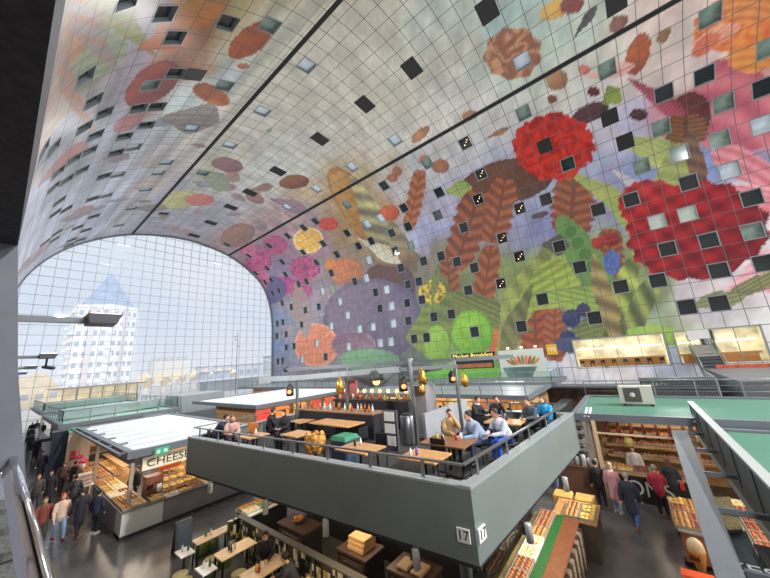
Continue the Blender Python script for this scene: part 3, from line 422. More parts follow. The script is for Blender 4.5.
# ------------------------------------------------------------------ outside, beyond the glass
gmo = MB(); gmo.box(-160, 260, YF+.2, 420, -.25, -.03); struct(gmo.build('ground', mat('plaza', (200, 196, 192), .8, noise=.08, nscale=.3)))
gmo = MB(); gmo.box(-60, 100, -140, YB-.3, -.25, -.03); struct(gmo.build('ground_back', mat('plaza', (190, 188, 184), .8)))
TW = mat('tower_render', (242, 242, 242), .7, noise=.05, nscale=.3); TG = mat('tower_window', (178, 184, 194), .2); TR = mat('tower_roof', (160, 176, 200), .5, noise=.1, nscale=.4); TRD = mat('tower_red', (226, 214, 218), .7)
tx, ty, tr = 29.6, 200, 14.2
T = thing('apartment_tower', 'tall pale hexagonal tower with a pointed blue-grey roof beyond the glass', 'tower', (tx, ty, 0))
def hexa(r, k=0): return [(tx+r*math.cos(PI/3*i+k), ty+r*math.sin(PI/3*i+k)) for i in range(6)]
K0 = PI/6
m = MB(); m.prism(hexa(tr-1, K0), 0, 41); m.build('wall', TW, T)
m = MB(); hx = hexa(10.6, K0); 
m.add([(x, y, 42.3) for x, y in hx]+[(tx, ty, 60)], [(i, (i+1) % 6, 6) for i in range(6)]+[(5, 4, 3, 2, 1, 0)]); m.build('roof', TR, T)
m = MB(); m.prism(hexa(10.2, K0), 41, 42.3); m.build('roof_drum', mat('pale_drum', (190, 198, 208), .6), T)
wn0 = None; bn0 = None
hv = hexa(tr-1, K0)
for f in (2, 3, 4):
    a = Vector((*hv[f], 0)); b = Vector((*hv[(f+1) % 6], 0)); d = b-a; nrm = Vector((d.y, -d.x, 0)).normalized()
    for c in range(4):
        for r in range(8):
            p = a+d*((c+.75)/4.5)+nrm*.06; z = 3+r*4.75
            if wn0 is None:
                wm = MB(); wm.box(-.75, .75, -.1, .06, 0, 2.2); wn0 = wm.build('window', TG, world=False); wn0.parent = T; o = wn0
            else: o = wn0.copy(); COL.objects.link(o)
            o.location = (p.x-tx, p.y-ty, z); o.rotation_euler.z = math.atan2(d.y, d.x)
    p = a+d*.02
    for r in range(11):
        if bn0 is None:
            bm = MB(); bm.box(-1.1, 1.1, -1.1, 1.1, 0, 1.25, rz=.4); bm.box(-1.25, 1.25, -1.25, 1.25, -.2, 0, rz=.4); bn0 = bm.build('balcony', TW, world=False); bn0.parent = T; o = bn0
        else: o = bn0.copy(); COL.objects.link(o)
        o.location = (p.x-tx, p.y-ty, 4+r*3.35)
    m = MB(); q = a+d*.5+nrm*.2; m.box(q.x-1, q.x+1, q.y-.2, q.y+.2, 1, 40.5, rz=math.atan2(d.y, d.x)); m.build('stair_strip', TRD, T, 'pinkish vertical strip')
YC = mat('cube_yellow', (236, 216, 180), .7); CW = mat('cube_white', (228, 224, 216), .7)
ch0 = None
for k in range(7):
    x = 36.5+k*6.1; y = 150+k*1.5
    if ch0 is None:
        ch0 = thing('cube_house', 'tilted yellow cube house on a pillar', 'house', (x, y, 0), 'tilted yellow cube houses beyond the glass')
        q = Matrix.Rotation(math.radians(54.7), 3, (1, -1, 0)); mm = MB(); s_ = 1.85
        v = [q @ Vector((i*s_, j*s_, kk*s_)) for i in (-1, 1) for j in (-1, 1) for kk in (-1, 1)]
        mm.add([(p.x, p.y, p.z+5.2) for p in v], [(0, 1, 3, 2), (4, 6, 7, 5), (0, 4, 5, 1), (2, 3, 7, 6), (0, 2, 6, 4), (1, 5, 7, 3)]); mm.build('cube', YC, ch0, world=False)
        mm = MB(); mm.prism([(1.2*math.cos(PI/3*i), 1.2*math.sin(PI/3*i)) for i in range(6)], 0, 2.6); mm.build('pillar', CW, ch0, world=False)
        mm = MB(); mm.box(-.5, .5, -2.6, -2.1, 5, 6); mm.build('window', TG, ch0, world=False)
        ch0['label'] = 'yellow cube house nearest the pointed tower, tilted on its pillar'
    else: dup(ch0, (x, y, 0), label='yellow cube house number %s to the right of the pointed tower, tilted on its pillar' % ['two', 'three', 'four', 'five', 'six', 'seven'][k-1])
b = thing('zigzag_building', 'white building with a zigzag roof above the yellow cube houses', 'building', (73, 250, 0))
m = MB(); m.box(62, 84, 246, 254, 0, 16); m.build('wall', CW, b)
m = MB()
for k in range(6): m.hull([(62+k*3.7, 246, 16), (65.7+k*3.7, 246, 16), (63.85+k*3.7, 246, 19)], [(62+k*3.7, 254, 16), (65.7+k*3.7, 254, 16), (63.85+k*3.7, 254, 19)])
m.build('roof', mat('zigzag_roof', (205, 205, 210), .6), b)
b = thing('gabled_house', 'pale yellow gabled building left of the tower beyond the glass', 'building', (9.5, 150, 0))
m = MB(); m.hull([(4, 146, 0), (15, 146, 0), (12.5, 146, 6), (9, 146, 10.5), (4, 146, 9)], [(4, 156, 0), (15, 156, 0), (12.5, 156, 6), (9, 156, 10.5), (4, 156, 9)]); m.build('wall', mat('pale_yellow', (232, 212, 176), .7, noise=.1, nscale=.4), b)
for k in range(3):
    m = MB(); m.box(5+k*3, 6.6+k*3, 145.9, 146.1, 2.2, 3.8); m.build('window', TG, b)
b = thing('pavilion', 'low glass pavilion with a thin flat roof in front of the tower', 'building', (14, 92, 0))
m = MB(); m.box(6.8, 20.8, 85, 97, 5.25, 5.5); m.build('roof', mat('brown_roof', (150, 128, 108), .6), b)
m = MB(); m.box(8.3, 19.8, 87, 96, 0, 5.25); m.build('wall', mat('shop_glow', (240, 214, 160), .5, emit=.35, noise=.3, nscale=.7), b)  # light of the shop interior put into the wall as a glow
for k in range(7):
    m = MB(); m.box(8.2+k*1.9, 8.35+k*1.9, 86.7, 86.9, 0, 5.25); m.build('post', GREYM, b)
b = thing('station_canopy', 'huge pale round station canopy with curved ribs beyond the glass', 'canopy', (52, 108, 0))
WS = mat('white_steel', (225, 228, 232), .4)
def arc(cx, cy, rx, h, z0, y0, y1): return [(cx-rx*math.cos(PI*i/24), y0+(y1-y0)*i/24, z0+h*math.sin(PI*i/24)) for i in range(25)]
m = MB(); m.tube(arc(54, 0, 20, 9.5, 2.5, 108, 104), .22, 6); m.build('outer_rib', WS, b)
m = MB(); m.tube(arc(54, 0, 18.5, 7.4, 2.5, 106, 103), .16, 6); m.build('inner_rib', WS, b)
for k in range(1, 12):
    i = 2*k; p = arc(54, 0, 20, 9.5, 2.5, 108, 104)[i]; q = arc(54, 0, 18.5, 7.4, 2.5, 106, 103)[i]
    m = MB(); m.tube([p, q], .08, 5); m.build('strut', WS, b)
m = MB(); m.prism([(54+19*math.cos(PI*i/12), 116+9*math.sin(PI*i/12)) for i in range(24)], 3.6, 3.9); m.build('roof_disc', mat('disc_grey', (205, 210, 216), .6), b)
m = MB(); m.box(44, 62, 112, 118, 0, 3.6); m.build('station_hall', mat('hall_grey', (180, 186, 194), .6), b)
b = thing('street_lamp', 'tall thin grey street lamp post beyond the right of the glass', 'lamp', (42.9, 90, 0))
m = MB(); m.cap((42.9, 90, 0), (42.9, 90, 17.6), .14, .08, 8, False); m.build('pole', GREYM, b)
for k, (dx, z) in enumerate(((-.7, 16), (-.6, 15), (.6, 13.2))):
    m = MB(); m.tube([(42.9, 90, z), (42.9+dx, 90, z+.2)], .05, 6); m.box(42.9+dx-.25, 42.9+dx+.25, 89.8, 90.2, z+.1, z+.3); m.build('lamp_head', GREYM, b)
for k, (x0, x1, y, h, c) in enumerate(((52, 62, 135, 6.4, (190, 195, 205)), (-6, 3, 130, 9, (214, 210, 214)), (62, 96, 170, 9, (208, 212, 220)), (84, 120, 140, 12, (200, 206, 214)))):
    b = thing('office_block', ['grey-blue low block behind the station canopy', 'pale block at the far left beyond the glass', 'long pale block behind the street lamp', 'pale blue-grey block hidden at the right end of the glass'][k], 'building', ((x0+x1)/2, y, 0))
    m = MB(); m.box(x0, x1, y, y+8, 0, h); m.build('wall', mat('block%d' % k, c, .7), b)
    m = MB(); m.box(x0-.3, x1+.3, y-.3, y+8.3, h, h+.4); m.build('roof', mat('block_roof', (170, 176, 184), .7), b)
    for j in range(int((x1-x0)/4)):
        m = MB(); m.box(x0+1+j*4, x0+3+j*4, y-.08, y+.1, h*.45, h*.75); m.build('window', TG, b)
# ------------------------------------------------------------------ glazed restaurant fronts in the right wall
WARM = mat('warm_interior', (226, 222, 200), .6, noise=.35, nscale=.9); 
for n_, (nm, (y0, y1)) in enumerate(DOORS.items()):
    o = MB(); zb, zt = 3.82, 7.1
    o.box(42.3, 42.5, y0-.02, y0+.1, zb, zt); o.box(42.3, 42.5, y1-.1, y1+.02, zb, zt); o.box(42.3, 42.5, y0, y1, zt-.06, zt+.08); o.box(42.3, 42.5, y0, y1, zb, zb+.08)
    for k in range(1, max(2, round((y1-y0)/2.1))): yy = y0+k*(y1-y0)/max(2, round((y1-y0)/2.1)); o.box(42.34, 42.42, yy-.03, yy+.03, zb, zt)
    w_ = struct(o.build('window_%d' % (300+n_), mat('pale_frame', (140, 148, 150), .4)))
    g = MB(); g.box(42.38, 42.4, y0, y1, zb, zt); g.build('glass_pane', glassmat('shop_glass', gloss=.1), w_)
    r = MB(); r.box(46.4, 46.6, y0-.6, y1+.6, zb-.1, zt+.5); r.box(42.5, 46.6, y0-.7, y0-.6, zb-.1, zt+.5); r.box(42.5, 46.6, y1+.6, y1+.7, zb-.1, zt+.5); r.box(42.5, 46.6, y0-.7, y1+.7, zb-.3, zb-.1); r.box(42.5, 46.6, y0-.7, y1+.7, zt+.4, zt+.6); struct(r.build('trim_%d' % (20+n_), WARM))  # shell of the room behind the glass, numbered with the trim pieces
    l = MB(); l.box(43.6, 43.75, y0+.3, y1-.3, 5.9, 6.0); tag(l.build('light_strip', mat('warm_tube', (255, 235, 195), .4, emit=6)), ['long glowing light strip in the widest glazed restaurant front', 'short glowing strip in the narrow glazed front beside the stairs', 'glowing strip in the glazed front at the right edge'][n_], 'light')
    l = MB(); l.box(43.3, 43.9, y0+.2, y1-.2, 4.65, 4.85); l.box(43.5, 43.8, y0+.4, y1-.4, zb-.1, 4.65); tag(l.build('bar_counter', mat('honey_wood', (214, 150, 70), .4)), ['long honey-coloured bar counter behind the widest glazed front', 'short bar counter behind the narrow glazed front', 'bar counter behind the glazed front at the right edge'][n_], 'counter')
    area('restaurant_light', (44.6, (y0+y1)/2, 7.3), (44.6, (y0+y1)/2, 4), 2, y1-y0-.6, 110*(y1-y0)/4, (1, .93, .8))
st0 = None
for k in range(8):
    y = -2.3+k*1.02
    if st0 is None:
        st0 = thing('bar_stool', 'dark bar stool at the honey-coloured counter behind the widest glazed front', 'stool', (42.95, y, 3.72), 'bar stools behind the widest glazed front'); mm = MB(); mm.box(-.2, .2, -.2, .2, .62, .68); mm.box(.14, .2, -.2, .2, .68, .95); mm.build('seat', BLACK, st0, world=False)
        for sx_ in (-.16, .16):
            for sy_ in (-.16, .16): mm = MB(); mm.box(sx_-.02, sx_+.02, sy_-.02, sy_+.02, 0, .62); mm.build('leg', BLACK, st0, world=False)
    else: dup(st0, (42.95, y, 3.72))
# posters and signs on the right wall
def wallsign(name, label, cat, y0, y1, z0, z1, m, text=None, tm=None, size=.5, x=42.24, twd=None):
    o = thing(name, label, cat, (x, (y0+y1)/2, z0)); b = MB(); b.box(x-.06, x+.04, y0, y1, z0, z1); b.build('board', m, o)
    if text: lettering('lettering', text, size, (x-.07, (y0+y1)/2, (z0+z1)/2), (PI/2, 0, -PI/2), tm, o, .01, twd)
    return o
YEL = mat('gold_letters', (250, 225, 110), .4, emit=.8)
wallsign('breakfast_sign', 'black sign with glowing yellow lettering on the right wall', 'sign', 14.7, 21.2, 5.75, 6.5, BLACK, 'Market Breakfast', YEL, .8, twd=6)
wallsign('square_sign', 'square yellow sign high on the white wall right of the bowl picture', 'sign', 7.05, 8.2, 5.6, 6.85, mat('sign_yellow', (226, 178, 40), .4), 'YYQ', mat('white_letters', (245, 245, 235), .5), .6, twd=.9)
p_ = wallsign('green_banner', 'long bright green panel low on the right wall', 'panel', 14.3, 26.5, 2.3, 4.3, mat('green_panel', (118, 190, 80), .5, noise=.1, nscale=1))
p_ = wallsign('kitchen_window', 'dark glazed kitchen window with warm light below the black sign', 'window', 15.0, 21.0, 4.35, 5.6, BLACK)
m = MB(); m.box(42.1, 42.16, 15.2, 20.8, 4.45, 5.0); m.build('lit_counter', mat('copper_glow', (150, 92, 62), .5, emit=.25, noise=.4, nscale=3), p_)
# a wall picture of a bowl with colourful sprigs
p_ = wallsign('bowl_picture', 'large picture of a grey-green bowl holding red and green sprigs', 'picture', 8.6, 14.2, 2.4, 6.5, mat('picture_white', (205, 216, 208), .5))
m = MB(); m.hull([(42.16, 9.6, 4.3), (42.16, 13.9, 4.3), (42.16, 13.2, 2.7), (42.16, 10.6, 2.7)], [(42.14, 9.6, 4.3), (42.14, 13.9, 4.3), (42.14, 13.2, 2.7), (42.14, 10.6, 2.7)]); m.build('bowl', mat('bowl_green', (96, 128, 120), .5, noise=.3, nscale=.8), p_)
for k in range(9):
    a = -.9+k*.22; m = MB(); y = 12.3-k*.28; m.ell((42.15, y-math.sin(a)*.6, 4.5+math.cos(a)*.7), (.03, .16, .62), 8, 6, Matrix.Rotation(a, 3, 'X')); m.build('sprig', [mat('sprig_red', (190, 90, 70), .6), mat('sprig_olive', (130, 140, 60), .6), mat('sprig_orange', (215, 140, 70), .6)][k % 3], p_)
for k in range(3):
    m = MB(); m.ell((42.05, 9.4+k*1.7, 6.75), (.1, .16, .08), 8, 5); tag(m.build('picture_lamp', LAMPW), ['rightmost', 'middle', 'leftmost'][k]+' small warm lamp above the bowl picture', 'lamp')
# canopy ledge along the foot of the right wall
m = MB(); m.box(39.8, 42.2, -14, 60, 1.95, 2.15); struct(m.build('trim_6', GREYM))
m = MB(); m.box(41.2, 41.3, -14, 60, 0, 1.95); struct(m.build('trim_7', mat('dark_shops', (62, 52, 46), .6, col2=(128, 96, 66), nscale=1.1)))
# ------------------------------------------------------------------ market stalls
FASC = mat('stall_fascia', (112, 118, 126), .45, .3); GRN = mat('green_roof', (72, 118, 100), .55, noise=.05, nscale=1.2); WRF = mat('white_roof', (228, 234, 236), .45, noise=.03, nscale=1)
MESH = mat('perforated_metal', (84, 98, 100), .5, .3, noise=.15, nscale=30); MESHL = mat('screen_light', (150, 165, 165), .5, .2, noise=.08, nscale=30)
WALLW = mat('stall_wood', (190, 148, 100), .6, noise=.2, nscale=4)
def stall(name, label, x0, x1, y0, y1, roofm, zr=3.1, counters='', cm=None, ct=None, posts=(), core=None, inset=.0, roof=True, ch=1.0, light=None):
    s = thing(name, label, 'market stall', ((x0+x1)/2, (y0+y1)/2, 0))
    if roof:
        m = MB(); m.box(x0+.25, x1-.25, y0+.25, y1-.25, zr-.06, zr+.06); m.build('roof', roofm, s)
        for a, b, c, d in ((x0, x1, y0, y0+.25), (x0, x1, y1-.25, y1), (x0, x0+.25, y0+.25, y1-.25), (x1-.25, x1, y0+.25, y1-.25)):
            m = MB(); m.box(a, b, c, d, zr-.16, zr+.14); m.build('fascia', FASC, s)
    cd_ = .95; cm = cm or DWOOD; ct = ct or STEEL
    for c in counters:
        if c == 'W': bx = (x0, x0+cd_, y0, y1)
        elif c == 'E': bx = (x1-cd_, x1, y0, y1)
        elif c == 'S': bx = (x0+(cd_ if 'W' in counters else 0), x1-(cd_ if 'E' in counters else 0), y0, y0+cd_)
        else: bx = (x0, x1, y1-cd_, y1)
        m = MB(); m.box(*bx, 0, ch-.06); m.build('counter', cm, s); m = MB(); m.box(bx[0]-.02, bx[1], bx[2]-.02, bx[3], ch-.06, ch); m.build('countertop', ct, s)
    for (px_, py_) in posts: m = MB(); m.box(px_-.07, px_+.07, py_-.07, py_+.07, 0, zr-.1); m.build('post', mat('post_beige', (168, 156, 140), .5), s)
    if core: a, b, c, d = core; m = MB(); m.box(a, b, c, d, 0, zr-.2); m.build('back_wall', WALLW, s)
    if light: area('stall_light', ((x0+x1)/2, (y0+y1)/2, zr-.25), ((x0+x1)/2, (y0+y1)/2, 0), (x1-x0)*.7, (y1-y0)*.7, light, (1, .86, .68))
    return s
def railing(name, label, pts, z, h=1.0, mt=None, panel=None):
    r = thing(name, label, 'railing', (pts[0][0], pts[0][1], z)); mt = mt or FASC
    m = MB(); m.tube([(*p, z+h) for p in pts], .035, 6); m.build('rail', mt, r)
    for a, b in zip(pts[:-1], pts[1:]):
        L = math.dist(a, b); n = max(1, round(L/1.6))
        for k in range(n+1): p = (a[0]+(b[0]-a[0])*k/n, a[1]+(b[1]-a[1])*k/n); m = MB(); m.box(p[0]-.025, p[0]+.025, p[1]-.025, p[1]+.025, z, z+h); m.build('post', mt, r)
        if panel: m = MB(); m.bar((*a, z+h*.5), (*b, z+h*.5), .02, h*.8); m.build('panel', panel, r)
        else:
            m = MB()
            for q in (.35, .68): m.tube([(*a, z+h*q), (*b, z+h*q)], .012, 4)
            m.build('wires', mt, r)
    return r
# trays of goods: prototypes first
def tray(kind):
    m = MB(); m.box(-.26, .26, -.2, .2, 0, .025); 
    for s_ in (-1, 1): m.box(s_*.26-.012, s_*.26+.012, -.2, .2, 0, .09); m.box(-.26, .26, s_*.2-.012, s_*.2+.012, 0, .09)
    g = MB(); R_ = random.Random(kind)
    cols = {'bread': (202, 142, 72), 'cheese': (232, 186, 92), 'nuts': (170, 108, 66), 'orange': (230, 122, 40), 'green': (120, 160, 70), 'red': (138, 58, 42), 'meat': (168, 98, 72), 'mixed': (225, 205, 160)}
    for i in range(4):
        for j in range(3):
            x = -.19+i*.127; y = -.13+j*.13; j1 = R_.uniform(-.01, .01)
            if kind in ('cheese', 'mixed'): g.box(x-.055, x+.055, y-.05, y+.05, .03, .09+j1*3, rz=R_.uniform(-.3, .3), bev=.01)
            elif kind in ('bread', 'meat'): g.ell((x, y, .07), (.062, .052, .05+j1), 7, 5)
            else: g.ell((x+j1, y, .07), .055, 7, 5)
    r = m.build('goods_tray', mat('tray', (150, 140, 125), .5) if kind != 'mixed' else WHITE, world=False); r.location = (0, 0, -50)
    o = g.build('goods', mat('goods_'+kind, cols[kind], .55, noise=.28, nscale=9), r, world=False); return r
TR = {k: tray(k) for k in ('bread', 'cheese', 'nuts', 'orange', 'green', 'red', 'meat', 'mixed')}
used = set()
def place(kind, loc, rz, label, group):
    n_ = {'bread': 'bread rolls', 'cheese': 'pale cheeses', 'nuts': 'brown nuts', 'orange': 'oranges', 'green': 'green vegetables', 'red': 'red goods', 'meat': 'meat', 'mixed': 'cream-coloured packets'}[kind]
    lab = 'tray of '+n_+' '+label
    if kind not in used: used.add(kind); r = TR[kind]; r.location = loc; r.rotation_euler.z = rz
    else: r = dup(TR[kind], loc, rz)
    tag(r, lab, 'tray', group+', '+n_)
def trayrow(p0, p1, z, rows, kinds, label, group, rz=0, step=.56, dy=.44):
    p0 = Vector((*p0, 0)); p1 = Vector((*p1, 0)); d = p1-p0; n = int(d.length/step); u = d.normalized(); v = Vector((-u.y, u.x, 0)); R_ = random.Random(label)
    for j in range(rows):
        for i in range(n+1):
            p = p0+u*(i*step)+v*(j*dy); k = kinds[(i//2+j) % len(kinds)] if R_.random() < .75 else R_.choice(kinds)
            place(k, (p.x, p.y, z), math.atan2(u.y, u.x), label, group)
# the cheese stall at the left aisle
CHG = mat('counter_grey', (120, 116, 120), .5, noise=.06, nscale=2); CHW = mat('counter_white', (196, 196, 190), .5)
s = stall('cheese_stall', 'corner cheese stall with grey counters and a white panelled roof', 4.0, 9.8, 18.0, 32.0, WRF, 3.2, '', posts=((4.35, 18.6), (4.2, 25.2), (4.2, 31.6), (9.4, 18.6), (9.4, 31.6)), core=(8.6, 8.9, 20.5, 31.5), light=500)
m = MB(); m.box(4.03, 5.5, 17.97, 18.9, 0, .96); m.build('counter', CHW, s, 'white corner section of the counter')
m = MB(); m.box(5.5, 9.8, 17.98, 18.9, 0, .96); m.build('counter', CHG, s); m = MB(); m.box(4.03, 4.95, 18.9, 24.2, 0, .96); m.build('counter', CHG, s)
m = MB(); m.box(4.0, 9.8, 17.94, 18.9, .96, 1.0); m.box(4.0, 4.95, 18.9, 24.2, .96, 1.0); m.build('countertop', STEEL, s)
m = MB(); m.box(4.03, 9.8, 17.93, 18.93, 0, .12); m.build('plinth', DARKM, s)
for k in range(6):
    y = 18.3+k*2.6; m = MB(); m.bar((3.75, y, 3.3), (4.6, y, 3.3), .08, .08); m.build('truss_bar', FASC, s)
m = MB(); m.bar((3.72, 18, 3.32), (3.72, 32, 3.32), .1, .1); m.build('truss_rail', FASC, s)
for k in range(7):
    m = MB(); m.box(4.3, 9.5, 19.9+k*1.85, 19.93+k*1.85, 3.26, 3.275); m.build('roof_joint', mat('joint_grey', (170, 176, 178), .5), s)
m = MB(); m.box(5.1, 5.3, 17.8, 17.95, 3.02, 3.2); 
sg = thing('exit_sign', 'small green exit sign on the roof edge of the cheese stall', 'sign', (5.2, 17.85, 3.02)); m = MB(); m.box(4.95, 5.5, 17.8, 17.88, 3.0, 3.26); m.build('board', mat('exit_green', (40, 165, 120), .4, emit=.4), sg)
m = MB(); m.box(5.02, 5.14, 17.78, 17.8, 3.06, 3.2); m.box(5.28, 5.42, 17.78, 17.8, 3.06, 3.2); m.build('pictogram', WHITE, sg)
sg = thing('exit_sign', 'small green exit sign on the far corner post of the bread stall', 'sign', (3.9, 33, 3.02)); m = MB(); m.box(3.7, 4.3, 32.6, 32.68, 3.0, 3.3); m.build('board', mat('exit_green', (40, 165, 120), .4, emit=.4), sg)
sg = thing('shop_sign', 'long cream sign reading CHEESE above the corner cheese counter', 'sign', (6.3, 18.6, 2.3)); m = MB(); m.box(4.72, 6.75, 18.55, 18.63, 2.3, 2.84); m.build('board', mat('cream_board', (226, 214, 184), .6, emit=.25), sg)
lettering('lettering', 'CHEESE', .46, (5.75, 18.54, 2.57), (PI/2, 0, 0), mat('brown_letters', (70, 60, 52), .6), sg, .01, 1.75)
trayrow((5.3, 18.2), (9.6, 18.2), 1.0, 2, ['mixed', 'nuts', 'red', 'cheese', 'cheese'], 'on the long front counter under the cheese sign', 'trays on the front cheese counter')
trayrow((4.72, 18.4), (4.72, 24.0), 1.0, 2, ['cheese', 'bread', 'bread', 'mixed'], 'on the side counter of the cheese stall facing the aisle', 'trays on the aisle counter')
# cheese shelves, upright wheels
sh = thing('cheese_shelf', 'tall wooden shelf full of yellow cheese wheels behind the cheese sign', 'shelf', (7.0, 20.1, 0))
m = MB()
m.box(5.9, 5.95, 19.9, 20.3, 0, 2.5); m.build('side_panel', WALLW, sh); m = MB(); m.box(8.4, 8.45, 19.9, 20.3, 0, 2.5); m.build('side_panel', WALLW, sh)
for k in range(6): m = MB(); m.box(5.95, 8.4, 19.9, 20.3, .5+k*.34, .53+k*.34); m.build('shelf_board', WALLW, sh)
m = MB(); m.lathe((0, 0, 0), [(.0, 0), (.13, 0), (.155, .03), (.155, .1), (.13, .13), (0, .13)], 12); cw = m.build('round_cheese', mat('cheese_rind', (236, 190, 88), .5, noise=.1), world=False)
tag(cw, 'round yellow cheese wheel on the tall wooden shelf', 'cheese', 'cheese wheels on the tall shelf'); c0 = True
for k in range(6):
    for j in range(7):
        o = cw if c0 else dup(cw, (0, 0, 0)); c0 = False; o.location = (6.14+j*.335, 20.1, .531+k*.34)
o = thing('wood_cabinet', 'reddish wooden cabinet standing inside the cheese stall', 'cabinet', (5.9, 20.0, 0)); m = MB(); m.box(5.15, 5.85, 19.4, 20.0, 0, 1.75); m.build('body', mat('red_wood', (140, 84, 62), .5, noise=.15, nscale=5), o); m = MB(); m.box(5.6, 5.8, 19.37, 19.4, 1.0, 1.35); m.build('notice', WHITE, o)
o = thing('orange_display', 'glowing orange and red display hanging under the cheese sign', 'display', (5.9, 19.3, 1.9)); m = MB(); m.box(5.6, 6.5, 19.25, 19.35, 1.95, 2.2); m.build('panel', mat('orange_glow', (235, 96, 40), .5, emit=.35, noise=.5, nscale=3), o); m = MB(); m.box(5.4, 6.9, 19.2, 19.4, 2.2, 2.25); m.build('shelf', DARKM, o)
# scales on the counter
for k, (x, y) in enumerate(((5.15, 18.75), (4.8, 20.6))):
    o = thing('weighing_scale', ['black weighing scale at the corner of the cheese counter', 'black weighing scale on the side counter of the cheese stall'][k], 'scale', (x, y, 1.0)); m = MB(); m.box(x-.15, x+.15, y-.15, y+.15, 1.0, 1.1, bev=.02); m.build('base', BLACK, o); m = MB(); m.cap((x, y, 1.1), (x, y, 1.4), .02, .02, 8, False); m.build('column', BLACK, o); m = MB(); m.box(x-.14, x+.14, y-.03, y+.03, 1.38, 1.6, rz=.6); m.build('display', BLACK, o)
# second part of the block: bread and flower counters toward the aisle
o = thing('bread_counter', 'wooden bread counter with stepped shelves behind the cheese stall', 'counter', (4.7, 28.4, 0)); m = MB(); m.box(4.1, 5.1, 25.4, 31.4, 0, .9); m.build('body', WALLW, o)
o = thing('stepped_shelf', 'stepped wooden shelf rising behind the bread counter', 'shelf', (5.7, 28.4, 0))
for k in range(3): m = MB(); m.box(5.12+k*.35, 5.45+k*.35, 25.4, 31.4, .9+k*.35, .94+k*.35); m.build('shelf_board', WALLW, o)
m = MB(); m.box(5.12, 6.1, 25.4, 31.4, 0, .85); m.build('base', WALLW, o)
trayrow((4.8, 25.8), (4.8, 31.2), .9, 2, ['bread', 'meat', 'red', 'bread'], 'on the wooden bread counter behind the cheese stall', 'trays on the bread counter')
trayrow((5.3, 25.8), (5.3, 31.2), .94, 1, ['bread', 'cheese'], 'on the lowest step above the bread counter', 'trays on the bread steps')
o = thing('menu_board', 'tall beige notice board at the far corner of the bread counter', 'board', (3.9, 32.1, 0)); m = MB(); m.box(3.7, 4.9, 32.1, 32.2, 0, 3.1); m.build('panel', mat('beige_panel', (196, 186, 172), .6), o); m = MB(); m.box(3.9, 4.4, 32.05, 32.1, 1.2, 1.8); m.build('poster', mat('poster_red', (205, 80, 90), .6, noise=.4, nscale=6), o)
# red-and-white striped crates and pink flowers by the aisle
o = thing('flower_bucket', 'bucket of bright pink flowers under the roof edge of the bread stall', 'flowers', (4.3, 31.2, .9))
for k in range(2):
    y = 29.2+k*1.8
    if k: o = thing('flower_bucket', 'bucket of bright pink flowers nearer the corner post of the bread stall', 'flowers', (4.2, y, 1.0))
    else: o.location = (4.2, y, 1.0)
    m = MB(); m.lathe((4.2, y, 1.0), [(.12, 0), (.16, .3), (.15, .3)], 12); m.build('bucket', WHITE, o); m = MB()
    for j in range(14): a = j*2.4; m.ell((4.2+.2*math.cos(a)*(j/14)**.5, y+.2*math.sin(a)*(j/14)**.5, 1.45+.06*math.sin(j)), .08, 6, 4)
    m.build('blooms', mat('pink_blooms', (226, 70, 120), .6), o)
for k in range(3):
    o = thing('striped_crate', ['lowest', 'middle', 'topmost'][k]+' red and white striped box stacked at the bread stall', 'box', (3.6, 23.9, .8+.2*k)); m = MB(); m.box(3.3, 4.0, 24.5, 25.0, 1.0+.2*k, 1.17+.2*k); m.build('box', WHITE, o); m = MB(); m.box(3.29, 4.01, 24.49, 25.01, 1.05+.2*k, 1.09+.2*k); m.build('stripe', mat('stripe_red', (200, 60, 70), .5), o)
    o.location = (3.65, 24.75, 1.0+.2*k)
    for c_ in o.children: c_.location = Vector((3.65, 24.75, 1.0+.2*k))-Vector((3.65, 24.75, 1.0+.2*k))+(c_.location+Vector((3.6, 23.9, .8+.2*k))-Vector((3.65, 24.75, 1.0+.2*k)))
o = thing('side_table', 'low white table carrying the striped boxes by the bread stall', 'table', (3.65, 24.75, 0)); m = MB(); m.box(3.2, 4.1, 24.4, 25.1, .95, 1.0); m.build('tabletop', WHITE, o)
for a in (3.25, 4.05):
    for b in (24.45, 25.05): m = MB(); m.box(a-.03, a+.03, b-.03, b+.03, 0, .95); m.build('leg', WHITE, o)
# green roofed stalls toward the facade
for k, (x0, x1, y0, y1, z) in enumerate(((3.3, 11.2, 34.2, 46.5, 3.35), (3.3, 11.6, 49.5, 64, 3.5))):
    s = stall('green_roof_stall', ['stall with a pale green roof behind the cheese stall', 'farther stall with a pale green roof near the glass facade'][k], x0, x1, y0, y1, mat('green_roof_pale', (150, 188, 172), .5, noise=.05, nscale=1), z, 'WS', mat('dark_counter', (60, 56, 58), .5), core=(x0+2, x1-2, y0+3, y1-2), posts=((x0+.2, y0+.2), (x1-.2, y0+.2)))
    railing('roof_railing', ['grey railing around the roof behind the cheese stall', 'grey railing around the farther green roof near the facade'][k], [(x0+.2, y1-.3), (x0+.2, y0+.3), (x1-.2, y0+.3), (x1-.2, y1-.3)], z+.14, .9, panel=glassmat('rail_glass', (.9, .96, .94), .08))
    m = MB(); m.box(x0+.6, x1-.6, y0+4, y0+7.5, z+.14, z+.75); tag(m.build('duct_housing', mat('duct_grey', (150, 162, 160), .5, .2)), ['long grey duct housing on the roof behind the cheese stall', 'long grey duct housing on the farther green roof'][k], 'duct')
o = thing('dark_curtain', 'tall dark blue screen at the aisle corner of the green roofed stall', 'screen', (3.4, 33.5, 0)); m = MB(); m.box(3.0, 4.0, 33.3, 33.4, 0, 3.1); m.build('panel', mat('navy', (30, 34, 58), .7), o); m = MB(); m.box(2.95, 4.05, 33.25, 33.45, 3.1, 3.2); m.build('top_rail', FASC, o)
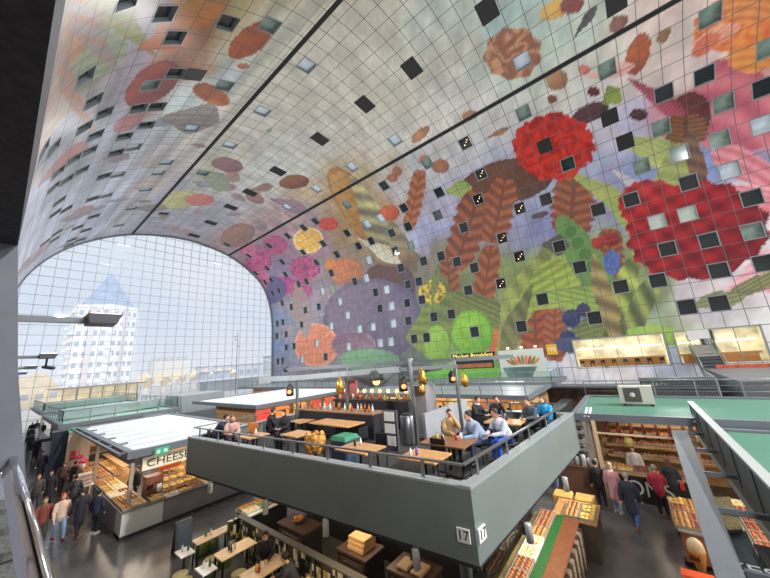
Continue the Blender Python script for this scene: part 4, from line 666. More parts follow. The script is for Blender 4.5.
# white-roofed middle stall with orange front
s = stall('orange_stall', 'white roofed stall with red and orange front beyond the terrace', 14.2, 27, 26, 40, WRF, 3.3, 'WS', mat('dark_counter', (60, 56, 58), .5), core=(16, 25, 29, 38), posts=((14.4, 26.2), (18.5, 26.2), (22.5, 26.2), (26.8, 26.2)), light=300)
for k in range(6):
    o = thing('price_banner', ['red banner at the left end of the white roofed stall', 'orange banner beside the leftmost red one', 'yellow banner in the row under the white roof', 'red banner right of the yellow one', 'orange-red banner near the right end of the row', 'rightmost red banner under the white roof'][k], 'banner', (14.9+k*1.9, 26.05, 1.9)); x = 14.9+k*1.9
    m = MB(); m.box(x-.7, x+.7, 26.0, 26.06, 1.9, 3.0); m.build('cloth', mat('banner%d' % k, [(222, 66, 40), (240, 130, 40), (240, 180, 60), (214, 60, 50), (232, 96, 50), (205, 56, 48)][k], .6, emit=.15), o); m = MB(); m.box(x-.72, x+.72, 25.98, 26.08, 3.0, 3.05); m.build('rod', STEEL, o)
trayrow((14.6, 26.3), (26.5, 26.3), 1.0, 2, ['orange', 'red', 'cheese', 'green'], 'on the front counter of the white roofed stall', 'trays at the white roofed stall')
# long stall with warm displays beyond the terrace
s = stall('deli_stall', 'long grey roofed delicatessen stall with warm displays beyond the terrace', 22.5, 30, 6, 24, mat('grey_roof', (128, 138, 142), .5), 3.3, 'WS', mat('dark_counter', (60, 56, 58), .5), core=(25.5, 29.5, 7, 22), posts=((22.7, 6.2), (22.7, 9), (22.7, 14), (22.7, 19), (22.7, 23.8)), light=600)
trayrow((23.3, 6.4), (23.3, 23.8), 1.0, 2, ['orange', 'bread', 'nuts', 'cheese', 'green'], 'on the long counter of the delicatessen stall', 'trays at the delicatessen stall')
R2 = random.Random(5); pl0 = None
for k in range(16):
    y = 6.6+k*1.1
    if pl0 is None:
        pl0 = thing('hanging_lamp', 'warm hanging lamp over the long delicatessen counter', 'lamp', (23.2, y, 2.3), 'warm lamps over the delicatessen counter'); m = MB(); m.lathe((0, 0, 0), [(.16, 0), (.12, .14), (.03, .2)], 12); m.build('shade', DARKM, pl0, world=False); m = MB(); m.ell((0, 0, .02), .1, 8, 6); m.build('bulb', LAMPW, pl0, world=False); m = MB(); m.cap((0, 0, .2), (0, 0, .85), .01, .01, 5, False); m.build('cord', BLACK, pl0, world=False)
    else: dup(pl0, (23.2, y, 2.3))
for k in range(7):
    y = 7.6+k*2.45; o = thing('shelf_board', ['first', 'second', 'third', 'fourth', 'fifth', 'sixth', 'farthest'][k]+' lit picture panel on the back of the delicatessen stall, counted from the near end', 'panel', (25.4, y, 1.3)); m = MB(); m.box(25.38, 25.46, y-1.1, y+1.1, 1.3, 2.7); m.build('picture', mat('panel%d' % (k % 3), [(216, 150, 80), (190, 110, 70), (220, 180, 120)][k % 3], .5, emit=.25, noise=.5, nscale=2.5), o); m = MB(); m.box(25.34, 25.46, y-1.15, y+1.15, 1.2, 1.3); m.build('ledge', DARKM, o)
railing('roof_railing', 'pale railing along the roof edge of the delicatessen stall', [(22.7, 6.2), (22.7, 23.8)], 3.44, .9, STEEL)
# stalls along the right wall
for k, (x0, x1, y0, y1, z) in enumerate(((32, 38.5, 6, 24, 3.2), (29, 38.5, 27, 60, 3.2))):
    s = stall('side_stall', ['grey roofed stall under the green panel on the right wall', 'far grey roofed stall along the right wall near the facade'][k], x0, x1, y0, y1, mat('grey_roof', (128, 138, 142), .5), z, 'WS', mat('dark_counter', (60, 56, 58), .5), core=(x0+2, x1-1, y0+2, y1-2), light=250)
    railing('roof_railing', ['glass railing on the grey roof under the green panel', 'glass railing on the far grey roof along the right wall'][k], [(x0+.2, y1-.3), (x0+.2, y0+.3), (x1-.2, y0+.3)], z+.14, .95, panel=glassmat('rail_glass', (.9, .96, .94), .08))
m = MB(); m.box(14.5, 19.5, 44, 50, 0, 3.9); o = tag(m.build('grey_kiosk', mat('kiosk_grey', (150, 158, 164), .5)), 'plain grey box-shaped kiosk near the foot of the glass facade', 'kiosk')
# ------------------------------------------------------------------ right-hand side: the nut stall with the green roof
s = stall('nut_stall', 'warmly lit stall with blackboard counter under the green roof at the right', 17.3, 23.6, -9.5, 2.85, GRN, 3.25, '', posts=((17.5, 2.4), (17.5, -1.2), (17.5, -5)), core=(20.6, 20.9, -9, 2.6), light=330)
CHB = mat('chalkboard', (26, 26, 28), .7, noise=.3, nscale=5)
m = MB(); m.box(17.3, 18.2, -1.1, 2.0, 0, 1.0); m.build('counter', CHB, s); m = MB(); m.box(17.28, 18.2, -1.1, 2.0, 1.0, 1.06); m.build('countertop', WOOD, s)
m = MB(); m.box(17.3, 18.2, 2.0, 5.6, 0, 1.0); m.build('counter', mat('brown_counter', (110, 76, 56), .6), s, 'brown part of the counter'); m = MB(); m.box(17.28, 18.2, 2.0, 5.6, 1.0, 1.06); m.build('countertop', DWOOD, s)
m = MB(); m.box(17.28, 17.36, 1.95, 2.1, 0, 3.1); m.build('corner_post', mat('pale_post', (222, 196, 160), .5), s)
m = MB(); m.box(17.3, 17.36, -1.2, 2.0, 2.55, 2.62); m.build('hanging_rail', mat('pale_post', (222, 196, 160), .5), s)
m = MB(); m.box(17.3, 23.5, 5.2, 5.4, 0, 3.1); m.build('side_wall', DARKM, s)
lettering('lettering', 'ONS', .8, (17.28, .55, .52), (PI/2, 0, -PI/2), mat('chalk', (190, 190, 186), .8), s, .004, 1.5)
o = thing('cone_picture', 'white chalk drawing of an ice cream cone on the blackboard counter', 'drawing', (17.27, 2.5, .25)); m = MB(); m.hull([(17.27, 2.1, .62), (17.27, 2.4, .62), (17.27, 2.25, .15)], [(17.24, 2.1, .62), (17.24, 2.4, .62), (17.24, 2.25, .15)]); m.build('cone', mat('chalk', (190, 190, 186), .8), o); m = MB(); m.ell((17.25, 2.25, .7), (.02, .16, .15), 10, 8); m.build('scoop', mat('chalk', (190, 190, 186), .8), o)
trayrow((18.0, -1.0), (18.0, 1.9), 1.06, 2, ['nuts', 'red', 'bread', 'cheese'], 'on the blackboard counter of the warm stall at the right', 'trays on the blackboard counter')
for k in range(4):
    z = 1.2+k*.42; o = thing('display_shelf', ['lowest', 'second', 'third', 'topmost'][k]+' lit wooden shelf at the back of the warm nut stall', 'shelf', (19.4+.2*k, .8, z)); m = MB(); m.box(19.2+.25*k, 19.75+.25*k, -4.5, 1.9, z, z+.04); m.build('board', mat('shelf_warm', (128, 82, 50), .5), o); m = MB(); m.box(19.18+.25*k, 19.2+.25*k, -4.5, 1.9, z-.05, z+.05); m.build('edge', mat('edge_cream', (190, 150, 100), .5), o)
    trayrow((19.48+.25*k, -4.2), (19.48+.25*k, 1.8), z+.04, 1, [['nuts', 'red'], ['bread', 'meat'], ['red', 'orange'], ['meat', 'nuts']][k], 'on the '+['lowest', 'second', 'third', 'topmost'][k]+' lit shelf of the nut stall', 'trays on nut stall shelf')
sa0 = None
for j in range(3):
    for k in range(14):
        y = -4.2+k*.45
        if sa0 is None: m = MB(); m.cap((0, 0, 0), (0, 0, -.38), .06, .065, 8); m.cap((0, 0, .3), (0, 0, 0), .006, .006, 4, False); sa0 = m.build('hanging_sausage', mat('sausage', (120, 52, 38), .5, noise=.3), world=False); tag(sa0, 'dark red sausage hanging from the rail of the nut stall', 'sausage', 'sausages hanging over the nut stall'); o = sa0
        else: o = dup(sa0, (0, 0, 0))
        o.location = (17.8+j*.5+.05*math.sin(k*3), y, 2.75)
o = thing('paper_lantern', 'pale yellow bunch hanging over the nut stall counter', 'decoration', (17.7, .9, 2.1)); m = MB(); m.ell((17.7, .9, 2.25), (.16, .16, .22), 10, 8); m.build('bunch', mat('pale_yellow_bunch', (230, 214, 120), .5, noise=.2), o); m = MB(); m.cap((17.7, .9, 2.45), (17.7, .9, 3.0), .01, .01, 5, False); m.build('cord', BLACK, o)
# shelves with blue bottles behind the brown counter
for k in range(5):
    z = .9+k*.42; o = thing('bottle_shelf', ['lowest', 'second', 'third', 'fourth', 'topmost'][k]+' dark shelf of packets behind the brown counter', 'shelf', (19.6, 3.9, z)); m = MB(); m.box(19.4, 19.8, 2.9, 5.1, z, z+.03); m.build('board', DARKM, o)
    trayrow((19.75, 3.1), (19.75, 5.0), z+.03, 1, [['green', 'cheese'], ['mixed', 'nuts'], ['nuts', 'bread'], ['bread', 'cheese'], ['cheese', 'mixed']][k], 'on the '+['lowest', 'second', 'third', 'fourth', 'topmost'][k]+' dark shelf behind the brown counter', 'trays behind the brown counter')
cup0 = None
for k in range(5):
    if cup0 is None: m = MB(); m.lathe((0, 0, 0), [(.07, 0), (.09, .3), (.08, .32), (.02, .36)], 10); cup0 = m.build('white_canister', WHITE, world=False); tag(cup0, 'white canister standing on the brown counter', 'canister', 'white canisters on the brown counter'); o = cup0
    else: o = dup(cup0, (0, 0, 0))
    o.location = (17.6, 3.25-k*.24, 1.06)
# air conditioner on the green roof
x, y = 20.6, .28
o = thing('air_conditioner', 'beige air conditioning unit with round grille on the green roof', 'air conditioner', (x, y, 3.35)); m = MB(); m.box(x-.22, x+.22, y-.68, y+.68, 3.4, 4.28, bev=.03); m.build('casing', mat('ac_beige', (186, 184, 172), .5), o); m = MB(); m.box(x-.24, x-.22, y-.2, y+.5, 3.5, 4.18); m.build('grille', mat('ac_dark', (70, 68, 64), .6), o)
m = MB(); m.lathe((0, 0, 0), [(.05, 0), (.12, .02), (.1, .04)], 14); q = m.build('fan_hub', mat('ac_beige', (186, 184, 172), .5), o, world=False); q.location = (-.25, .15, .49); q.rotation_euler = (0, -PI/2, 0)
for k in (-.55, .55): m = MB(); m.box(x-.3, x+.3, y+k-.05, y+k+.05, 3.32, 3.4); m.build('foot', DARKM, o)
# white upright brackets on the roof edge
for k, yy in enumerate((2.3, -1.35, -3.9)):
    o = thing('roof_bracket', ['leftmost', 'middle', 'rightmost'][k]+' short white bracket on the front edge of the green roof', 'bracket', (17.4, yy, 3.3)); m = MB(); m.bar((17.3, yy, 3.25), (17.7, yy-.12, 3.6), .07, .07); m.bar((17.3, yy-.15, 3.25), (17.7, yy-.27, 3.6), .07, .07); m.build('arms', WHITE, o)
# low railing of the roof
railing('roof_railing', 'thin railing at the back edge of the green roof with the air conditioner', [(23.4, 2.8), (23.4, -9)], 3.35, .9, STEEL)
# corrugated screen block behind it
o = thing('screen_block', 'dark grey block with ribbed screens and a pale side screen behind the green roof', 'screen', (28, -1.7, 0)); m = MB(); m.box(26.1, 33, -3.4, 0, 0, 2.9); m.build('body', DARKM, o)
m = MB()
for k in range(34): yy = -3.4+k*.1; m.box(26.0, 26.05, yy, yy+.05, 2.95, 3.5); m.box(26.0, 26.05, yy, yy+.05, 3.58, 4.05)
m.build('ribs', mat('rib_grey', (88, 96, 100), .5), o); m = MB(); m.box(26.05, 26.1, -3.4, 0, 2.9, 4.1); m.build('screen', mat('screen_dark', (52, 58, 62), .5), o)
m = MB(); m.bar((25.98, -3.45, 4.12), (25.98, .05, 4.12), .12, .1); m.bar((25.98, -3.45, 3.54), (25.98, .05, 3.54), .06, .05); m.build('top_rail', FASC, o)
m = MB(); m.hull([(26, -3.5, 2.9), (33, -3.9, 2.9), (33, -3.9, 4.0), (26, -3.5, 4.1)], [(26, -3.45, 2.9), (33, -3.85, 2.9), (33, -3.85, 4.0), (26, -3.45, 4.1)]); m.build('side_screen', MESHL, o)
lettering('lettering', 'Food & Co', .26, (25.96, -.7, 3.75), (PI/2, 0, -PI/2), mat('chalk', (190, 190, 186), .8), o, .004)
o = thing('roof_terrace_block', 'long dark grey terrace block with an orange lettered strip at the right edge', 'terrace', (29, -9, 0)); m = MB(); m.box(26, 36, -15, -4.3, 0, 2.6); m.build('body', DARKM, o); m = MB(); m.box(25.95, 36, -15, -4.3, 2.6, 3.9); m.build('parapet', mat('parapet_grey', (94, 98, 102), .5), o)
m = MB(); m.box(36, 36.1, -15, -5.0, 3.6, 4.15); m.build('lettered_strip', mat('strip_orange', (196, 84, 52), .6, noise=.4, nscale=3), o)
# the stair down from the restaurant
o = thing('stair', 'steep grey steel stair leading down from the restaurant windows', 'stair', (39.5, -5.2, 2.2))
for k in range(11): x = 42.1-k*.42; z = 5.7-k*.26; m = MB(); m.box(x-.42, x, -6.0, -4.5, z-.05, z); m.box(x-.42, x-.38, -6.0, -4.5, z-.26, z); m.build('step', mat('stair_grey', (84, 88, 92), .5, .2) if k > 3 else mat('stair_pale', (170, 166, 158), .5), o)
for yy in (-6.05, -4.45):
    m = MB(); m.bar((42.2, yy, 5.6), (37.4, yy, 2.6), .06, .3); m.build('stringer', FASC, o); m = MB(); m.tube([(42.2, yy, 6.7), (37.4, yy, 3.7), (37.3, yy, 2.7)], .035, 6); m.build('handrail', STEEL, o)
    m = MB(); m.hull([(42.2, yy, 5.8), (37.4, yy, 2.8), (37.4, yy, 3.6), (42.2, yy, 6.6)], [(42.2, yy+.02, 5.8), (37.4, yy+.02, 2.8), (37.4, yy+.02, 3.6), (42.2, yy+.02, 6.6)]); m.build('side_glass', glassmat('rail_glass', (.9, .96, .94), .08), o)
m = MB(); m.box(41.5, 42.2, -6.0, -4.5, 6.25, 7.1); m.build('head_box', WHITE, o)
# the near stall at the right edge: parapet, green roof, beam
s = stall('corner_stall', 'stall with a green roof behind a tall metal parapet at the right edge', 5, 17.1, -13, -1.55, GRN, 3.0, '', light=500, core=(5.5, 17, -9, -8.6))
o = thing('roof_parapet', 'tall dark metal parapet with a pale cap crossing the right edge', 'parapet', (11, -1.45, 2.9)); m = MB(); m.box(4.5, 18, -1.5, -1.4, 2.62, 3.86); m.build('panel', MESH, o); m = MB(); m.box(4.5, 18, -1.54, -1.36, 3.86, 3.93); m.build('cap', mat('cap_pale', (176, 184, 184), .4, .3), o)
m = MB(); m.box(4.5, 18, -1.44, -1.34, 2.56, 2.64); m.build('bottom_rail', mat('cap_pale', (176, 184, 184), .4, .3), o)
for k in range(9): m = MB(); x = 5+k*1.6; m.box(x-.03, x+.03, -1.4, -1.37, 2.94, 3.86); m.build('stiffener', FASC, o)
o = thing('roof_beam', 'wide flat dark grey beam running towards the lower right corner', 'beam', (10, -.6, 3.1)); q = [G(671, 430, 3.3), G(687, 430, 3.3), G(746, 578, 3.3), G(716, 578, 3.3)]; q[2] = (q[1][0]+(q[2][0]-q[1][0])*1.4, q[1][1]+(q[2][1]-q[1][1])*1.4); q[3] = (q[0][0]+(q[3][0]-q[0][0])*1.4, q[0][1]+(q[3][1]-q[0][1])*1.4)
m = MB(); m.prism(q, 3.1, 3.3); m.build('beam', mat('beam_grey', (84, 90, 96), .5, noise=.06), o)
for k in range(5): x = 16-k*2.2; m = MB(); m.box(x-.04, x+.04, -1.4, -.65, 3.05, 3.15); m.build('cross_bar', FASC, o)
o = thing('meat_counter', 'warmly lit glass meat counter below the metal parapet at the right', 'counter', (14.8, -1.7, 0)); m = MB(); m.box(13.0, 16.6, -2.3, -1.2, 0, .85); m.build('body', DARKM, o); m = MB(); m.box(13.0, 16.6, -2.3, -1.2, .85, .9); m.build('deck', STEEL, o); m = MB(); m.box(13.0, 16.6, -1.22, -1.2, .9, 1.3); m.build('glass_front', glassmat('shop_glass', gloss=.1), o); m = MB(); m.box(13.0, 16.6, -2.2, -1.9, 1.3, 1.34); m.build('top_shelf', mat('pale_post', (222, 196, 160), .5), o)
trayrow((13.3, -1.78), (16.4, -1.78), .9, 1, ['meat', 'red', 'meat', 'mixed'], 'in the meat counter below the metal parapet', 'trays in the meat counter')
o = thing('coarse_mat', 'square olive brown woven mat on the roof frame beside the dark beam', 'mat', (11, -1.1, 3.0)); q = [G(697, 500, 3.0), G(730, 498, 3.0), G(742, 528, 3.0), G(708, 530, 3.0)]; m = MB(); m.prism(q, 2.98, 3.03); m.build('weave', mat('woven', (138, 122, 82), .8, noise=.5, nscale=40), o); m = MB(); m.prism([(a*1.01-.1, b) for a, b in q], 2.93, 2.97); m.build('frame', DARKM, o)
area('meat_light', (13, -1.7, 2.8), (13, -1.7, 0), 6, .6, 160, (1, .78, .55))
m = MB(); m.prism([G(712, 533, 2.86), G(746, 531, 2.86), G(790, 620, 2.86), G(745, 620, 2.86)], 2.8, 2.86); tag(m.build('canopy_panel', mat('panel_deep_green', (50, 62, 64), .5, noise=.2, nscale=5)), 'dark green-grey canopy panel below the woven mat at the lower right', 'panel')
lettering('wall_letters', 'ZES', .35, (*G(752, 570, 3.03), 3.03), (0, 0, -PI/2), mat('chalk', (190, 190, 186), .8), tag(MB().box(6.3, 8.4, -1.3, -.95, 2.97, 3.02).build('dark_signboard', BLACK), 'dark sign board with pale letters at the bottom right corner', 'sign'), .004)
# food cart with bread and a cone sign
cx, cy = G(688, 512, 1.1)
o = thing('food_cart', 'narrow food cart with trays and a cone shaped sign beside the dark beam', 'cart', (cx, cy, 0)); m = MB(); m.box(cx-1.1, cx+1.2, cy-.32, cy+.32, .2, .95); m.build('body', mat('cart_red', (150, 96, 70), .6), o); m = MB(); m.box(cx-1.15, cx+1.25, cy-.36, cy+.36, .95, 1.0); m.build('top', mat('cap_pale', (176, 184, 184), .4, .3), o)
for a in (-.9, .9):
    for b in (-.3, .3): m = MB(); m.lathe((cx+a, cy+b, 0), [(.02, 0), (.1, .02), (.1, .18), (.02, .2)], 10); m.build('wheel', BLACK, o)
trayrow((cx-.8, cy-.15), (cx+1.1, cy-.15), 1.0, 2, ['meat', 'bread', 'cheese'], 'on the narrow food cart beside the dark beam', 'trays on the food cart', step=.55, dy=.36)
nx, ny = G(695, 545, 1.3)
o = thing('cone_sign', 'ice cream cone shaped sign standing at the end of the food cart', 'sign', (nx, ny, 0)); m = MB(); m.lathe((nx, ny, .45), [(.02, 0), (.17, .7), (.18, .75), (.02, .75)], 14); m.build('cone', mat('waffle', (214, 156, 84), .6, noise=.2, nscale=20), o); m = MB(); m.ell((nx, ny, 1.26), (.17, .17, .2), 14, 8); m.build('scoop', mat('cream_scoop', (232, 214, 180), .5), o); m = MB(); m.lathe((nx, ny, 0), [(.3, 0), (.3, .04), (.04, .06), (.04, .5)], 14); m.build('stand', DARKM, o); m = MB(); m.box(nx-.17, nx+.17, ny-.02, ny+.18, 1.0, 1.1); m.build('band', mat('band_brown', (90, 50, 40), .5), o)
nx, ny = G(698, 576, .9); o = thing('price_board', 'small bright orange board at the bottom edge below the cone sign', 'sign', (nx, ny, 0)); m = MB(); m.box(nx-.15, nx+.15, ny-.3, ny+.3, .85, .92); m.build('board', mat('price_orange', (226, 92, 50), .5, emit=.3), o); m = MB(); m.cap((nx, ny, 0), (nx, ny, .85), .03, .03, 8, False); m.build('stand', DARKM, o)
# ------------------------------------------------------------------ the raised terrace
def R(px, py, dist):
    d = ray(px, py); k = dist/math.hypot(d[0], d[1]); return (float(d[0]*k), float(d[1]*k), float(d[2]*k)+EYE)
DK = 3.4
TA, TB_, TC, TD = (5.7, 2.8), (4.98, 14.2), (13.4, 2.12), (13.0, 14.4)
T = thing('terrace', 'raised restaurant terrace clad in smooth grey-green metal above the market floor', 'terrace', (9, 8, 0))
FAS = mat('terrace_cladding', (122, 133, 130), .36, .25, noise=.05, nscale=1.2); COPE = mat('coping', (168, 176, 178), .35, .4)
CUR = (T, )
def wallseg(a, b, name, z0, z1, w, m, parent, inset=0.):
    d = Vector((b[0]-a[0], b[1]-a[1])); L = d.length; u = d/L; n_ = Vector((-u.y, u.x))
    q = [Vector(a)+n_*inset, Vector(b)+n_*inset, Vector(b)+n_*(inset+w), Vector(a)+n_*(inset+w)]
    m_ = MB(); m_.prism([(p.x, p.y) for p in q], z0, z1); return m_.build(name, m, parent)
order = [TB_, TA, TC, TD]                               # counter-clockwise seen from above, inside on the left
for i in range(4):
    a, b = order[i], order[(i+1) % 4]
    wallseg(a, b, 'fascia', 2.87, 4.06, .12, FAS, T); wallseg(a, b, 'coping', 4.06, 4.1+.003*i, .24, COPE, T, -.01)
    wallseg(a, b, 'drip_edge', 2.78, 2.87, .1, DARKM, T, .04)
m = MB(); m.prism([(5.692, 2.792), (5.95, 2.77), (5.95, 3.05), (5.68, 3.05)], 4.07, 4.116); m.build('coping', COPE, T)
m = MB(); m.prism([(5.15, 14.1), (5.82, 2.92), (13.3, 2.25), (12.9, 14.3)], 3.28, DK); m.build('deck', mat('deck_dark', (58, 56, 56), .7, noise=.1, nscale=3), T)
m = MB(); m.prism([(5.2, 14.0), (5.9, 3.0), (13.2, 2.35), (12.8, 14.2)], 2.9, 3.28); m.build('slab', DARKM, T)
for (x, y) in ((8.7, 13.7), (12, 13), (12.6, 8.8), (8.6, 4.6), (12.6, 4)): m = MB(); m.cap((x, y, 0), (x, y, 2.9), .12, .12, 12, False); m.build('column', GREYM, T)
r = thing('terrace_railing', 'low steel railing with flat posts along the terrace edge', 'railing', (9, 8, 4.1))
ins = [(5.13, 14.05), (5.84, 2.96), (13.27, 2.28), (12.9, 14.2)]
for a, b in ((ins[0], ins[1]), (ins[1], ins[2]), (ins[2], ins[3]), (ins[3], ins[0])):
    m = MB(); m.bar((*a, 4.42), (*b, 4.42), .07, .035); m.build('rail', STEEL, r); L = math.dist(a, b); n = round(L/1.45)
    for k in range(n): t = (k+.35)/n; x = a[0]+(b[0]-a[0])*t; y = a[1]+(b[1]-a[1])*t; m = MB(); m.box(x-.012, x+.012, y-.04, y+.04, 4.1, 4.41) if abs(b[1]-a[1]) > 3 else m.box(x-.04, x+.04, y-.012, y+.012, 4.1, 4.41); m.build('post', STEEL, r)
INK = mat('ink_dark', (30, 32, 34), .6)
for k in range(2):
    if k == 0:
        o = thing('number_plate', 'white plate reading 17 on the long side of the terrace near its corner', 'sign', (5.66, 3.15, 3.2)); m = MB(); m.box(5.63, 5.665, 2.9, 3.14, 3.2, 3.42, rz=.063); m.build('plate', WHITE, o); lettering('lettering', '17', .22, (5.627, 3.02, 3.31), (PI/2, 0, -PI/2+.063), INK, o, .004, .18)
    else:
        o = thing('number_plate', 'white plate reading 17 on the short side of the terrace near its corner', 'sign', (5.9, 2.76, 3.2)); m = MB(); m.box(5.74, 6.0, 2.745, 2.78, 3.2, 3.42, rz=-.088); m.build('plate', WHITE, o); lettering('lettering', '17', .22, (5.87, 2.742, 3.31), (PI/2, 0, -.088), INK, o, .004, .19)
# cylinder spots under the edge
for k, (x, y) in enumerate(((5.75, 4.1), (5.58, 6.6), (5.4, 9.0), (5.2, 12.2), (7.6, 2.62), (10.6, 2.36), (12.9, 2.15))):
    lab = ['cylindrical steel spotlight under the long terrace side nearest the corner with the number', 'cylindrical steel spotlight under the middle of the long terrace side', 'cylindrical steel spotlight under the long terrace side above the mosaic wall', 'cylindrical steel spotlight under the far left end of the terrace', 'white cylindrical spotlight under the short terrace side nearest the corner', 'white cylindrical spotlight under the middle of the short terrace side', 'white cylindrical spotlight under the right end of the terrace'][k]
    o = thing('cylinder_spotlight', lab, 'spotlight', (x, y, 2.5)); xi = x-.12 if k < 4 else x; yi = y if k < 4 else y-.13
    m = MB(); m.lathe((xi, yi, 2.48), [(.05, 0), (.075, 0), (.075, .34), (.06, .36)], 14); m.build('housing', mat('spot_steel', (200, 204, 204), .3, .5), o); m = MB(); m.bar((xi, yi, 2.8), (x+.08 if k < 4 else x, y if k < 4 else y+.08, 2.84), .03, .03); m.box(xi-.03, xi+.14, yi+.07, yi+.12, 2.6, 2.75); m.build('bracket', DARKM, o)
# tables
TTOP = mat('table_oak', (188, 142, 92), .4, noise=.14, nscale=6)
def table(x, y, sx, sy, z, label, h=.75, rz=0, top=TTOP, group=None):
    t = thing('cafe_table', label, 'table', (x, y, z), group); m = MB(); m.box(x-sx/2, x+sx/2, y-sy/2, y+sy/2, z+h-.045, z+h, bev=.008); m.build('tabletop', top, t)
    m = MB(); m.cap((x, y, z+.03), (x, y, z+h-.04), .035, .035, 10, False); m.build('column', BLACK, t); m = MB(); m.box(x-.25, x+.25, y-.25, y+.25, z, z+.03); m.build('base', BLACK, t); return t
def bottles(x, y, z, kinds, near):
    for k, c in enumerate(kinds):
        dx, dy = .1*math.cos(k*2.1), .09*math.sin(k*2.1)
        nm = {'w': 'white', 'p': 'purple', 'd': 'dark', 'y': 'yellow', 'g': 'green', 'r': 'red'}[c]; colr = {'w': (226, 226, 222), 'p': (120, 84, 170), 'd': (44, 40, 44), 'y': (226, 190, 60), 'g': (70, 110, 60), 'r': (180, 50, 44)}[c]
        m = MB(); m.lathe((x+dx, y+dy, z), [(.035, 0), (.038, .1), (.03, .14), (.015, .17), (.015, .2)], 10); o = thing('bottle', nm+' bottle standing on '+near, 'bottle', (x+dx, y+dy, z)); m.build('body', mat('bottle_'+nm, colr, .3), o); m = MB(); m.cap((x+dx, y+dy, z+.2), (x+dx, y+dy, z+.22), .018, .018, 8, False); m.build('cap', DARKM, o)
table(6.8, 4.45, .85, 1.05, DK, 'square oak table in the front corner of the terrace behind the number plates')
bottles(6.62, 4.62, DK+.75, 'pw', 'the oak table in the front corner of the terrace')
table(6.62, 6.45, .85, 1.2, DK, 'oak table along the long terrace side beside the green lidded bin')
bottles(6.7, 6.6, DK+.75, 'wd', 'the oak table beside the green lidded bin')
table(8.15, 4.5, .95, 1.35, DK, 'brown table between the man in camel and the two grey sweaters', top=mat('table_brown', (128, 88, 60), .45, noise=.2))
bottles(8.1, 4.7, DK+.75, 'wyd', 'the table of the man in camel'); bottles(8.35, 4.25, DK+.75, 'wr', 'the side of the camel coated man near the sweaters')
table(*G(505, 421, DK+.75), .85, 1.2, DK, 'oak table at the right end of the terrace between the people in dark jackets')
bottles(*G(505, 420, DK+.75), DK+.75, 'wpd', 'the table at the right end of the terrace')
table(11.0, 12.6, .8, .9, DK, 'small oak table behind the long dark bar counter')
table(7.0, 9.9, .8, 1.0, DK, 'oak table in front of the two people in black at the left'); table(8.3, 9.3, .9, 2.2, DK, 'long high oak table in the middle of the terrace', h=.9)
table(6.15, 11.4, .8, .9, DK, 'oak table near the left end of the terrace beside the tan armchair'); bottles(6.15, 11.4, DK+.75, 'wgr', 'the oak table near the left end of the terrace')
table(8.6, 11.9, .8, .9, DK, 'oak table at the back left of the terrace behind the people in black')
# chairs
def chair(x, y, rz, label, m_=None, z=DK, group=None):
    c = thing('chair', label, 'chair', (x, y, z), group, rz); m_ = m_ or BLACK
    b = MB(); b.box(-.22, .22, -.22, .22, .43, .48, bev=.015); b.build('seat', m_, c, world=False); b = MB(); b.box(-.22, .22, -.24, -.2, .55, .9, bev=.01); b.build('backrest', m_, c, world=False)
    for sx in (-.19, .19):
        for sy in (-.2, .19): b = MB(); b.box(sx-.016, sx+.016, sy-.016, sy+.016, 0, .43 if sy > 0 else .56); b.build('leg', DARKM, c, world=False)
    return c
ORC = mat('tan_leather', (196, 112, 58), .45)
chair(6.8, 12.85, PI*.7, 'tan orange armchair by the left end of the terrace', ORC)
c_ = chair(6.9, 8.75, PI, 'black chair draped with a golden patterned coat by the terrace railing')
m = MB()
for k in range(10): a = k*.63; m.ell((6.75+.2*math.cos(a), 8.6+.24*math.sin(a), DK+.62+.07*math.sin(k*2.3)), (.14, .14, .3), 8, 6)
o = m.build('draped_coat', mat('gold_pattern', (228, 172, 66), .6, noise=.0, nscale=11, col2=(120, 62, 30)), None); tag(o, 'golden and brown patterned coat hanging over a chair by the railing', 'coat')
o.modifiers.new('r', 'REMESH').voxel_size = .03
for k, (x, y, rz, l) in enumerate(((6.85, 3.6, 0, 'black chair tucked under the front corner oak table'), (7.5, 4.6, PI/2, 'black chair between the corner oak table and the brown table'), (7.4, 6.5, PI/2, 'black chair beside the oak table next to the green lidded bin'), (8.0, 7.4, PI, 'black chair in the aisle near the menu stand'), (7.7, 9.9, PI/2, 'black chair facing the oak table of the people in black'), (10.3, 5.0, 0, 'black chair behind the camel coated man'))): chair(x, y, rz, l)
# bins, menu stand, partition, bar
o = thing('lidded_bin', 'dark bin with a bright green lid on the terrace', 'bin', (7.15, 7.6, DK)); m = MB(); m.box(6.85, 7.45, 7.3, 7.95, DK, DK+.75, bev=.02); m.build('body', mat('bin_blue_grey', (58, 74, 96), .5), o); m = MB(); m.hull([(6.82, 7.27, DK+.75), (7.48, 7.27, DK+.75), (7.48, 7.98, DK+.75), (6.82, 7.98, DK+.75)], [(6.88, 7.35, DK+.86), (7.42, 7.35, DK+.86), (7.42, 7.9, DK+.86), (6.88, 7.9, DK+.86)]); m.build('lid', mat('lid_green', (40, 128, 92), .5), o)
o = thing('menu_stand', 'dark stand holding white menu sheets in the middle of the terrace', 'stand', (9.0, 7.2, DK)); m = MB(); m.box(8.95, 9.05, 6.9, 7.5, DK, DK+1.3); m.build('board', mat('stand_grey', (70, 70, 72), .5), o)
for k in range(3): m = MB(); m.box(8.92, 8.95, 6.98, 7.42, DK+.15+k*.4, DK+.46+k*.4); m.build('sheet', WHITE, o)
o = thing('steel_bin', 'tall cylindrical steel bin in front of the service wall', 'bin', (9.9, 7.1, DK)); m = MB(); m.lathe((9.9, 7.1, DK), [(.26, 0), (.28, .04), (.28, .95), (.24, 1.0)], 20); m.build('drum', STEEL, o); m = MB(); m.lathe((9.9, 7.1, DK+1.0), [(.24, 0), (.2, .05), (.02, .07)], 20); m.build('lid', DARKM, o)
